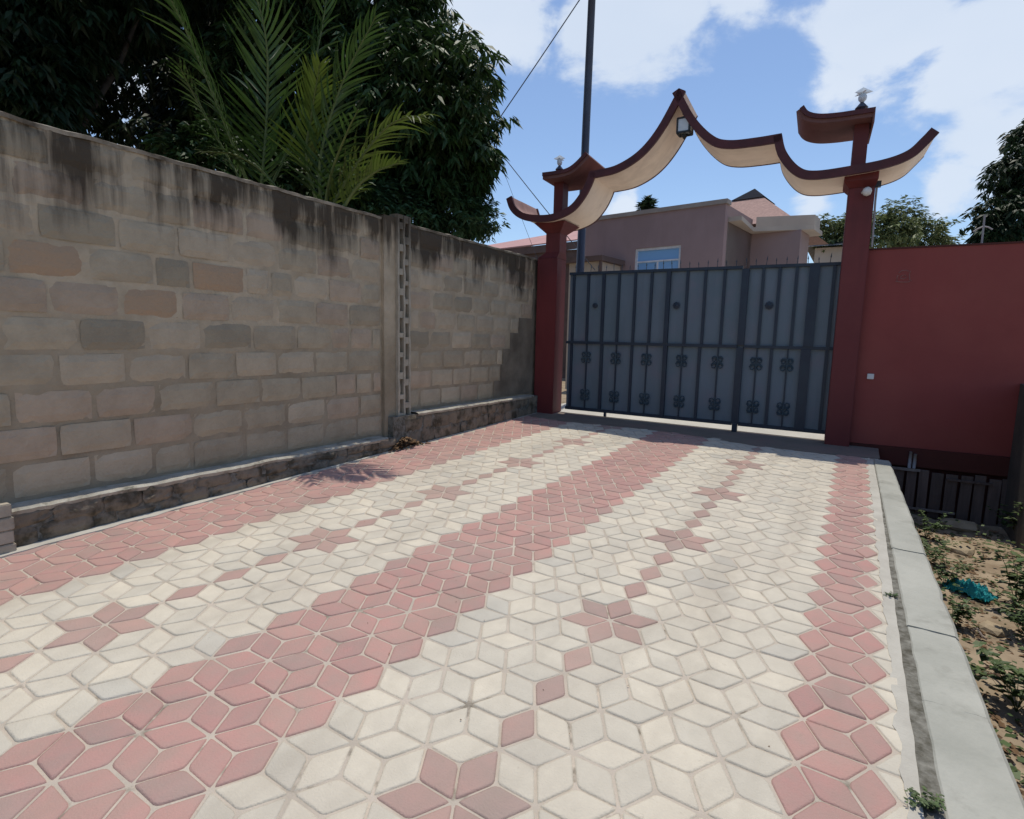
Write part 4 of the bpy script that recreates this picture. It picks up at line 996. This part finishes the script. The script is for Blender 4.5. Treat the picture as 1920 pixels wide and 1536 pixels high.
# ================================================================== TREES, PALMS, BUSHES
def PD(px, py, depth): return Vector(CAM+ray(px, py)*depth)
def leaf_mesh(name, lumps, L=(.15, .23), W=.26, per=9, droop=.55, seed=1, spread=1.0, rough=.35):
    """lumps: (centre, radius, clusters, shell) ; rosettes of drooping leaves round twig tips, as one mesh"""
    rg = np.random.default_rng(seed); V = []; T = []
    for (c, r, n, shell) in lumps:
        c = np.array(c); r = np.array(r if hasattr(r, '__len__') else (r, r, r*.92), float)
        d = rg.normal(size=(n, 3)); d /= np.linalg.norm(d, axis=1)[:, None]
        bump = np.array([1+rough*noise.noise(Vector(q*2.3)+Vector(c))+rough*.6*noise.noise(Vector(q*6)+Vector(c)) for q in d])
        rad = (1-(1-shell)*rg.random(n)**1.6)*bump
        P = c+d*rad[:, None]*r
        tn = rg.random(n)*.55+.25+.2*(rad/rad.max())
        k = per; P = np.repeat(P, k, 0)+rg.normal(size=(n*k, 3))*.03*spread; Dn = np.repeat(d, k, 0)
        az = rg.random(n*k)*2*PI; ring = np.stack([np.cos(az), np.sin(az), np.zeros(n*k)], -1)
        dr = Dn*.45+ring*.85+np.array([0, 0, -1])*(droop+.5*rg.random(n*k))[:, None]
        dr /= np.linalg.norm(dr, axis=1)[:, None]
        sd_ = np.cross(dr, rg.normal(size=(n*k, 3))*.5+np.array([0, 0, 1.])); sd_ /= np.linalg.norm(sd_, axis=1)[:, None]+1e-9
        nn_ = np.cross(sd_, dr)
        ln = L[0]+(L[1]-L[0])*rg.random(n*k); w = ln*W*.5
        b0 = P; m1 = P+dr*(ln*.45)[:, None]
        q = np.stack([b0, m1+sd_*w[:, None]+nn_*(w*.35)[:, None], P+dr*ln[:, None]+np.array([0, 0, -1])*(ln*.12)[:, None], m1-sd_*w[:, None]+nn_*(w*.35)[:, None]], 1)
        V.append(q.reshape(-1, 3)); T.append(np.repeat(tn, k))
    V = np.concatenate(V); T = np.concatenate(T); nf = len(T)
    me = D.meshes.new(name); me.vertices.add(nf*4); me.vertices.foreach_set('co', V.ravel())
    me.loops.add(nf*4); me.loops.foreach_set('vertex_index', np.arange(nf*4)); me.polygons.add(nf)
    me.polygons.foreach_set('loop_start', np.arange(nf)*4); me.polygons.foreach_set('loop_total', np.full(nf, 4))
    a = me.attributes.new('tint', 'FLOAT', 'FACE'); a.data.foreach_set('value', T)
    me.update(); me.validate(); return me
def tree(name, label, cat, base, lumps, m, trunk_r=.13, group=None, seed=1, limbs=True, **k):
    t = thing(name, label, cat, base, group); b0 = Vector(base)
    me = leaf_mesh('crown', [(np.array(c)-np.array(base), r, n, s_) for c, r, n, s_ in lumps], seed=seed, **k); me.materials.append(m)
    link('crown', me, t)
    if limbs:
        mb = MB(); cc = sum((Vector(l[0]) for l in lumps), Vector())/len(lumps); fork = Vector((b0.x*.7+cc.x*.3, b0.y*.7+cc.y*.3, b0.z+(cc.z-b0.z)*.55))-b0
        mb.tube([Vector((0, 0, -.1)), fork*.5+Vector((.06, -.04, 0)), fork], [trunk_r*1.3, trunk_r, trunk_r*.8], 9); 
        mb.build('trunk', M_bark, t, smooth=True)
        for c, r, n, s_ in lumps[:6]:
            e_ = Vector(c)-b0; mb = MB(); md = (fork+e_)/2+Vector((.1, .1, -.15)); mb.tube([fork-Vector((0, 0, .1)), md, e_], [trunk_r*.6, trunk_r*.4, trunk_r*.12], 6); mb.build('limb', M_bark, t, smooth=True)
    return t
def L_(*a): return [(tuple(PD(px, py, d)), r, n, s_) for px, py, d, r, n, s_ in a]
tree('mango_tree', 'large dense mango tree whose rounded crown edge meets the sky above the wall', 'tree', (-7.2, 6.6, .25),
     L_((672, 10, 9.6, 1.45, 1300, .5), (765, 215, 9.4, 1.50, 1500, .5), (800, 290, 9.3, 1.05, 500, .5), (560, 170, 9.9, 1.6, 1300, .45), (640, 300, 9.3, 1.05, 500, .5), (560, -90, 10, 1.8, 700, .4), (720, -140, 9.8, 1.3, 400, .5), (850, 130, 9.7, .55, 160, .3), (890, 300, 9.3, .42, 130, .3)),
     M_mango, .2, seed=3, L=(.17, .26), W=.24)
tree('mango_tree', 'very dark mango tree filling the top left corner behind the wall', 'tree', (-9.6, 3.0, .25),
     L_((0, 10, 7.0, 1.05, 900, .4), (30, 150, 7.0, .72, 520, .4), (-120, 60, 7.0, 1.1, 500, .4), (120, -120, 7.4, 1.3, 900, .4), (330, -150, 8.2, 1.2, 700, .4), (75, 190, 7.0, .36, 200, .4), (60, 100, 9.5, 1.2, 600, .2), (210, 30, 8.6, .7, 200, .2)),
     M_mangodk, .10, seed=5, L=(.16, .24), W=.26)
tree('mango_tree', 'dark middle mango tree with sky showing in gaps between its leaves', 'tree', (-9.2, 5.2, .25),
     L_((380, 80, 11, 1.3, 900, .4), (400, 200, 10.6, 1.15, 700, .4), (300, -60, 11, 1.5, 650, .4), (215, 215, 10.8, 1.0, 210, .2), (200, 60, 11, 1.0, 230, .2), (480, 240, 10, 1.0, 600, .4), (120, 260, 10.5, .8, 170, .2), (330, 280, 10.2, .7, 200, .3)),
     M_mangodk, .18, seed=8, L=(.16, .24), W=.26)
tree('shrub', 'mid green leafy shrub at the back of the wall below the mango crown', 'shrub', (-6.2, 6.6, .25),
     L_((835, 400, 9.3, .62, 420, .4), (755, 392, 8.8, .45, 240, .4), (900, 410, 9.7, .38, 130, .3), (870, 350, 9.5, .38, 130, .3), (700, 385, 8.4, .38, 160, .4)),
     M_bush, .05, seed=12, L=(.09, .15), W=.34, per=10, droop=.1)
tree('shrub', 'dark undergrowth shrub behind the middle of the wall under the palms', 'shrub', (-6.0, 3.4, .25),
     L_((400, 290, 7.6, .45, 260, .4), (480, 320, 7.6, .45, 260, .4), (560, 350, 7.8, .50, 280, .4), (640, 370, 8.0, .45, 240, .4), (320, 280, 7.4, .3, 90, .3)),
     M_mango, .05, seed=14, L=(.08, .14), W=.36, per=10, droop=.2)
tree('scrub_tree', 'loose grey green scrubby tree behind the maroon wall beside the right pillar', 'tree', (PD(1700, 430, 14).x, PD(1700, 430, 14).y, .3),
     L_((1680, 440, 13.4, .55, 330, .3), (1735, 440, 13.6, .50, 250, .3), (1650, 430, 13.2, .42, 170, .3), (1700, 405, 13.6, .45, 110, .2), (1770, 455, 13.6, .30, 70, .2), (1665, 400, 13.2, .32, 50, .2)),
     M_scrub, .05, seed=21, L=(.09, .16), W=.3, per=7, droop=.1, rough=.6)
tree('scrub_tree', 'patchy olive treetop in the gap between the far house and the right pillar', 'tree', (PD(1560, 440, 21).x, PD(1560, 440, 21).y, .3),
     L_((1565, 440, 21, .75, 220, .3), (1545, 425, 21, .40, 60, .2), (1585, 425, 21, .6, 140, .2)),
     M_scrub, .06, seed=22, L=(.14, .24), W=.3, per=7, droop=.1, rough=.6)
tree('dark_tree', 'dense dark tree rising behind the maroon wall at the right edge', 'tree', (PD(1950, 400, 13).x, PD(1950, 400, 13).y, .3),
     L_((1930, 330, 12.6, .72, 480, .4), (1895, 420, 12.4, .72, 430, .4), (2010, 290, 12.8, 1.3, 800, .4), (1925, 255, 12.8, .34, 130, .3), (1860, 440, 12.4, .36, 130, .3)),
     M_mangodk, .12, seed=25, L=(.14, .20), W=.3)
tree('distant_tree', 'tiny spiky treetop peeping over the flat parapet of the mauve house', 'tree', (PD(1215, 400, 34).x, PD(1215, 400, 34).y, .3),
     L_((1213, 388, 34, .45, 70, .1), (1216, 378, 34, .22, 30, .1)), M_mangodk, .06, seed=27, L=(.3, .5), W=.2, per=6, droop=-.4, limbs=True)

# palms
lm = MB(); nseg = 4
for k in range(nseg+1):
    t = k/nseg; w = .027*math.sin(PI*min(1, .12+t*.88))**.7*(1-t*.55) if k < nseg else 0.001
    z = -.34*t*t; lm.v += [(t*.97, -w, z), (t*.97, 0, z-.010*(1-t)), (t*.97, w, z)]
for k in range(nseg):
    for q in range(2): lm.f.append((3*k+q, 3*k+q+1, 3*k+4+q, 3*k+3+q)); lm.m.append(0); lm.t.append(0)
lmesh = {m: lm.mesh('leaflet', m, smooth=True) for m in (M_palm, M_palmy)}
def frond(palm, base, ctrl, n, Lf, m, seed, sides=(1, -1), up=Vector((0, 0, 1)), fold=.25, start=.12, droopf=1.0):
    rr = random.Random(seed); pts = catmull([tuple(p-base) for p in ctrl], 6)
    mb = MB(); k = len(pts); mb.tube(pts, [.020*(1-.85*i/(k-1))+.002 for i in range(k)], 6); fr = mb.build('frond', M_rachis, palm, smooth=True)
    seglen = [0]
    for a, b_ in zip(pts[:-1], pts[1:]): seglen.append(seglen[-1]+(b_-a).length)
    tot = seglen[-1]
    for i in range(n):
        t = start+(1-start)*(i+.5)/n
        s_ = t*tot; j = max(q for q in range(k) if seglen[q] <= s_+1e-9); j = min(j, k-2); f = (s_-seglen[j])/(seglen[j+1]-seglen[j]); p = pts[j].lerp(pts[j+1], f); tg = (pts[j+1]-pts[j]).normalized()
        side0 = tg.cross(up); 
        if side0.length < .2: side0 = tg.cross(Vector((.6, -.8, 0)))
        side0.normalize(); nm = side0.cross(tg).normalized()
        for sgn in sides:
            ang = .95-.45*t+rr.uniform(-.08, .08)
            d = (side0*sgn*math.sin(ang)+tg*math.cos(ang)+nm*(fold+rr.uniform(-.12, .12))).normalized()
            y = nm.cross(d).normalized(); z = d.cross(y).normalized()
            if z.z < 0: y, z = -y, -z
            ln = Lf*(math.sin(PI*(.16+.78*t))**.7)*rr.uniform(.88, 1.08)
            Mx = Matrix((d*ln, y*(.5+.5*ln)*1.15, z*ln*rr.uniform(.5, 1.4)*droopf)).transposed().to_4x4(); Mx.translation = p
            link('leaflet', lmesh[m], fr, M=Mx)
pb1 = Vector((-6.35, 2.9, .25)); palm1 = thing('palm', 'tall green palm with long arching fronds behind the left part of the wall', 'palm', pb1)
pb2 = Vector((-5.75, 3.75, .25)); palm2 = thing('palm', 'lower olive green palm leaning right over the middle of the wall', 'palm', pb2)
def F(palm, b_, cs, n, Lf, m, seed, **k): frond(palm, b_, [PD(*c) for c in cs], n, Lf, m, seed, **k)
c1_ = (485, 400, 6.9); c2_ = (605, 420, 6.55)
F(palm1, pb1, [c1_, (415, 215, 6.6), (350, 60, 6.3), (290, -60, 6.0)], 34, .66, M_palm, 1, droopf=1.5)
F(palm1, pb1, [c1_, (500, 220, 6.7), (497, 60, 6.4), (450, -90, 6.1)], 34, .64, M_palm, 2, droopf=1.5)
F(palm1, pb1, [c1_, (430, 300, 6.9), (370, 190, 6.7), (335, 120, 6.4)], 20, .46, M_palm, 3, droopf=1.4)
F(palm1, pb1, [c1_, (560, 230, 7.0), (600, 70, 6.9), (620, -60, 6.8)], 28, .60, M_palm, 4, droopf=1.5)
F(palm2, pb2, [c2_, (600, 300, 6.3), (640, 160, 6.1), (705, 30, 5.8)], 28, .50, M_palm, 5, droopf=1.3)
F(palm2, pb2, [c2_, (575, 300, 6.4), (585, 210, 6.2), (600, 120, 5.9)], 27, .50, M_palmy, 6, droopf=1.4)
F(palm2, pb2, [c2_, (660, 320, 6.3), (730, 235, 6.1), (805, 215, 5.8)], 28, .44, M_palmy, 7, droopf=1.5)
F(palm2, pb2, [(635, 405, 5.95), (668, 352, 5.85), (705, 322, 5.75), (748, 305, 5.6)], 22, .32, M_palmy, 8, fold=.5)
F(palm2, pb2, [c2_, (620, 330, 6.2), (650, 250, 5.75), (672, 205, 5.45)], 12, .36, M_palm, 9)
F(palm2, pb2, [(560, 420, 6.6), (500, 330, 6.5), (440, 290, 6.4), (380, 285, 6.3)], 20, .40, M_palm, 10)
mb = MB(); mb.tube([(0, 0, 0), (.03, .02, 1.2), Vector(PD(*c1_))-pb1], [.09, .075, .05], 9); mb.build('stem', M_bark, palm1, smooth=True)
mb = MB(); mb.tube([(0, 0, 0), (-.02, .03, 1.0), Vector(PD(*c2_))-pb2], [.08, .07, .05], 9); mb.build('stem', M_bark, palm2, smooth=True)

# ================================================================== SOIL STRIP: weeds, litter, netting
def soil(px, py): return onz(px, py, -.585)
def weed_mesh(seed, n=90, h=.34, r=.20):
    rr = random.Random(seed); mb = MB()
    for s_ in range(11):
        a = rr.uniform(0, 2*PI); tip = Vector((r*math.cos(a)*rr.uniform(.3, 1.1), r*math.sin(a)*rr.uniform(.3, 1.1), h*rr.uniform(.5, 1.1)))
        mid = tip*.5+Vector((0, 0, .04)); 
        mb.add([(-.002, 0, 0), (.002, 0, 0), mid+Vector((.002, 0, 0)), mid-Vector((.002, 0, 0)), tip], [(0, 1, 2, 3), (3, 2, 4)], 0, .2)
        for q in range(n//5):
            t = rr.uniform(.25, 1); p = (mid*(2*t) if t < .5 else mid.lerp(tip, 2*t-1)); b_ = rr.uniform(0, 2*PI); L = rr.uniform(.03, .065)
            d = Vector((math.cos(b_), math.sin(b_), rr.uniform(-.3, .5))).normalized(); sd_ = d.cross(Vector((0, 0, 1))).normalized()*L*.32
            mb.add([p, p+d*L*.5+sd_, p+d*L-Vector((0, 0, L*.15)), p+d*L*.5-sd_], [(0, 1, 2, 3)], 0, rr.random())
    return mb.mesh('weed', M_weed, tint=True)
wm = [weed_mesh(k) for k in range(4)]
weeds = [(1735, 1010, 1.0, 'low green weed against the kerb nearest the plank barrier'), (1748, 1060, .9, 'small weed against the kerb just below the nearest one to the planks'),
         (1772, 1100, .9, 'weed between the kerb and the teal netting'), (1785, 1175, .85, 'weed clump on the litter below the teal netting'),
         (1762, 945, .8, 'pale weed standing directly in front of the dark planks'), (1880, 960, 1.9, 'tall dark weed in the shady far corner of the sandy strip'),
         (1905, 1010, 1.6, 'leafy weed below the tall one by the side wall'), (1905, 1140, 1.6, 'dark bushy weed at the right edge beside the teal netting'), (1915, 1190, 1.0, 'lower dark weed at the right edge of the view'),
         (1905, 1335, 1.2, 'green weed beside the kerb at the lower right edge')]
for k, (px, py, f, lab) in enumerate(weeds):
    P = soil(px, py); w = link('weed', wm[k % 4], None, P); w.scale = (f, f, f); w.rotation_euler = (0, 0, k*1.3); tag(w, lab, 'weed', 'weeds in the sandy strip')
# kerb joint tuft bottom right
P = hit_ = None
def roadhit(px, py): return onplane(px, py, (0, 0, 0), tuple(RN))
for px, py, f, lab in ((1738, 1512, .33, 'small dark weed growing in the open joint at the bottom right'), (1672, 1118, .22, 'tiny tuft in the open joint beside the middle of the kerb')):
    P = roadhit(px, py); w = link('joint_weed', wm[1], None, P-Vector((0, 0, .02))); w.scale = (f, f, f*.7); tag(w, lab, 'weed')
mb = MB(); rr = random.Random(31)      # dead leaves and chips of stone lying on the soil
for k in range(2600):
    t = rr.random(); x = .62+rr.random()**1.3*1.0; y = 2.0+6.5*rr.random()
    if noise.noise(Vector((x*3, y*2.2, 5))) < -.08 and rr.random() < .8: continue
    z = -.60+.055*noise.noise(Vector((x*1.4, y*1.4, 3)))+.03*noise.noise(Vector((x*5, y*5, 8)))+.12*max(0, 1-(x-.55)/.5)*.4+.012
    L = rr.uniform(.02, .06); a = rr.uniform(0, 2*PI); d = Vector((math.cos(a), math.sin(a), rr.uniform(-.25, .25)))*L; s_ = Vector((-math.sin(a), math.cos(a), rr.uniform(-.4, .4)))*L*.35; p = Vector((x, y, z))
    mb.add([p-d*.5, p+s_+Vector((0, 0, .006)), p+d*.5, p-s_], [(0, 1, 2, 3)], 0 if rr.random() < .6 else 1, rr.random())
for k in range(2300):
    y = 1.8+6.6*rr.random(); x = (kout(y)+.05+abs(rr.gauss(0, .13))) if rr.random() < .6 else 1.62-abs(rr.gauss(0, .22))
    if noise.noise(Vector((x*2.2, y*1.7, 15))) < -.02: continue
    z = -.60+.055*noise.noise(Vector((x*1.4, y*1.4, 3)))+.12*max(0, 1-(x-.55)/.5)*.4+rr.random()**2*.20
    L = rr.uniform(.03, .075); a = rr.uniform(0, 2*PI); d = Vector((math.cos(a), math.sin(a), rr.uniform(-.5, .3)))*L; s_ = Vector((-math.sin(a), math.cos(a), rr.uniform(-.4, .4)))*L*.4; p = Vector((x, y, z))
    mb.add([p-d*.5, p+s_, p+d*.5, p-s_], [(0, 1, 2, 3)], 1, rr.random())
o = mb.build('leaf_litter', [M_dryleaf, M_weed], tint=True); tag(o, kind='stuff')
mb = MB()      # sunlit stones / clods
def clod(c, r_, seed):
    bm = bmesh.new(); bmesh.ops.create_icosphere(bm, subdivisions=2, radius=1)
    for v in bm.verts:
        v.co *= 1+.28*noise.noise(v.co*1.6+Vector((seed, 0, 0)))+.1*noise.noise(v.co*4+Vector((seed, 3, 0))); v.co = Vector((v.co.x*r_[0], v.co.y*r_[1], v.co.z*r_[2]))
    me = D.meshes.new('rock'); bm.to_mesh(me); bm.free(); me.materials.append(M_soilrock); return me
M_soilrock = mat('sandy_rock', (.42, .34, .23), .95, (.33, .26, .17), 7, 7, bump=.6, bscale=30)
for k, (px, py, r_, lab) in enumerate(((1800, 985, (.22, .16, .07), 'flat sunlit sandy rock in front of the dark planks'), (1800, 1030, (.17, .13, .06), 'rounded sandy rock behind the teal netting'),
      (1860, 1180, (.10, .09, .05), 'small sandy rock to the right of the litter below the netting'), (1835, 1255, (.07, .05, .035), 'small pale stone among the twigs'))):
    P = soil(px, py); o = link('rock', clod(None, r_, k*3.3), None, P); o.rotation_euler = (0, 0, k); tag(o, lab, 'rock')
# teal netting
P = soil(1818, 1112); bm = bmesh.new(); bmesh.ops.create_grid(bm, x_segments=44, y_segments=26, size=1)
for v in bm.verts:
    x, y = v.co.x, v.co.y; r_ = math.hypot(x, y); h = max(0, 1-r_**2)**.5
    v.co = Vector((x*.17*(1+.25*noise.noise(Vector((x*3, y*3, 1)))), y*.10*(1+.35*noise.noise(Vector((x*3, y*3, 7)))), .07*h+.08*abs(noise.noise(Vector((x*3.3, y*3.3, 3))))+.03*noise.noise(Vector((x*9, y*9, 3)))))
me = D.meshes.new('netting'); bm.to_mesh(me); bm.free(); me.materials.append(M_teal); o = link('netting', me, None, P); o.rotation_euler = (0, 0, -.6); tag(o, 'crumpled heap of teal netting lying on the sandy strip', 'netting')
# dry sticks
for k, (a, b_, lab) in enumerate((((1838, 1262), (1895, 1285), 'short curved dry stick nearest the kerb on the sandy strip'), ((1845, 1272), (1915, 1310), 'longer dry stick lying just below the short curved one'), ((1822, 1190), (1850, 1205), 'small pale stick beside the kerb above the others'))):
    A = soil(*a)+Vector((0, 0, .03)); B = soil(*b_)+Vector((0, 0, .02)); mb = MB(); mb.tube([A, A.lerp(B, .35)+Vector((0, .03, .03)), A.lerp(B, .7)+Vector((0, -.02, .01)), B], [.009, .008, .007, .004], 6)
    o = mb.build('stick', M_twig if k < 2 else M_woodtrim); tag(o, lab, 'stick')
# rubble and dry leaves collected where the plinth steps
mb = MB(); rr = random.Random(77)
for k in range(420):
    y = rr.gauss(4.98, .16); x = -4.62+abs(rr.gauss(0, .05)); z = rz(x, y)+max(0, .14-abs(y-4.98)*.5)*rr.random()+.006
    L = rr.uniform(.02, .05); a = rr.uniform(0, 6.3); d = Vector((math.cos(a), math.sin(a), rr.uniform(-.6, .6)))*L; s_ = Vector((-math.sin(a), math.cos(a), rr.uniform(-.4, .4)))*L*.4; p = Vector((x, y, z))
    mb.add([p-d*.5, p+s_, p+d*.5, p-s_], [(0, 1, 2, 3)], 0, rr.random())
o = mb.build('dry_leaves', M_dryleaf, tint=True); tag(o, kind='stuff')
mb = MB()      # a few specks of grit and leaf bits blown over the paving
for k in range(70):
    x = rr.uniform(-4.4, .2); y = rr.uniform(1.6, 8.2); z = rz(x, y)+.004; L = rr.uniform(.003, .009); a = rr.uniform(0, 6.3)
    d = Vector((math.cos(a), math.sin(a), .2))*L; s_ = Vector((-math.sin(a), math.cos(a), .3))*L*.5; p = Vector((x, y, z)); mb.add([p-d*.5, p+s_, p+d*.5, p-s_], [(0, 1, 2, 3)], 0, rr.random())
o = mb.build('grit', M_dryleaf, tint=True); tag(o, kind='stuff')
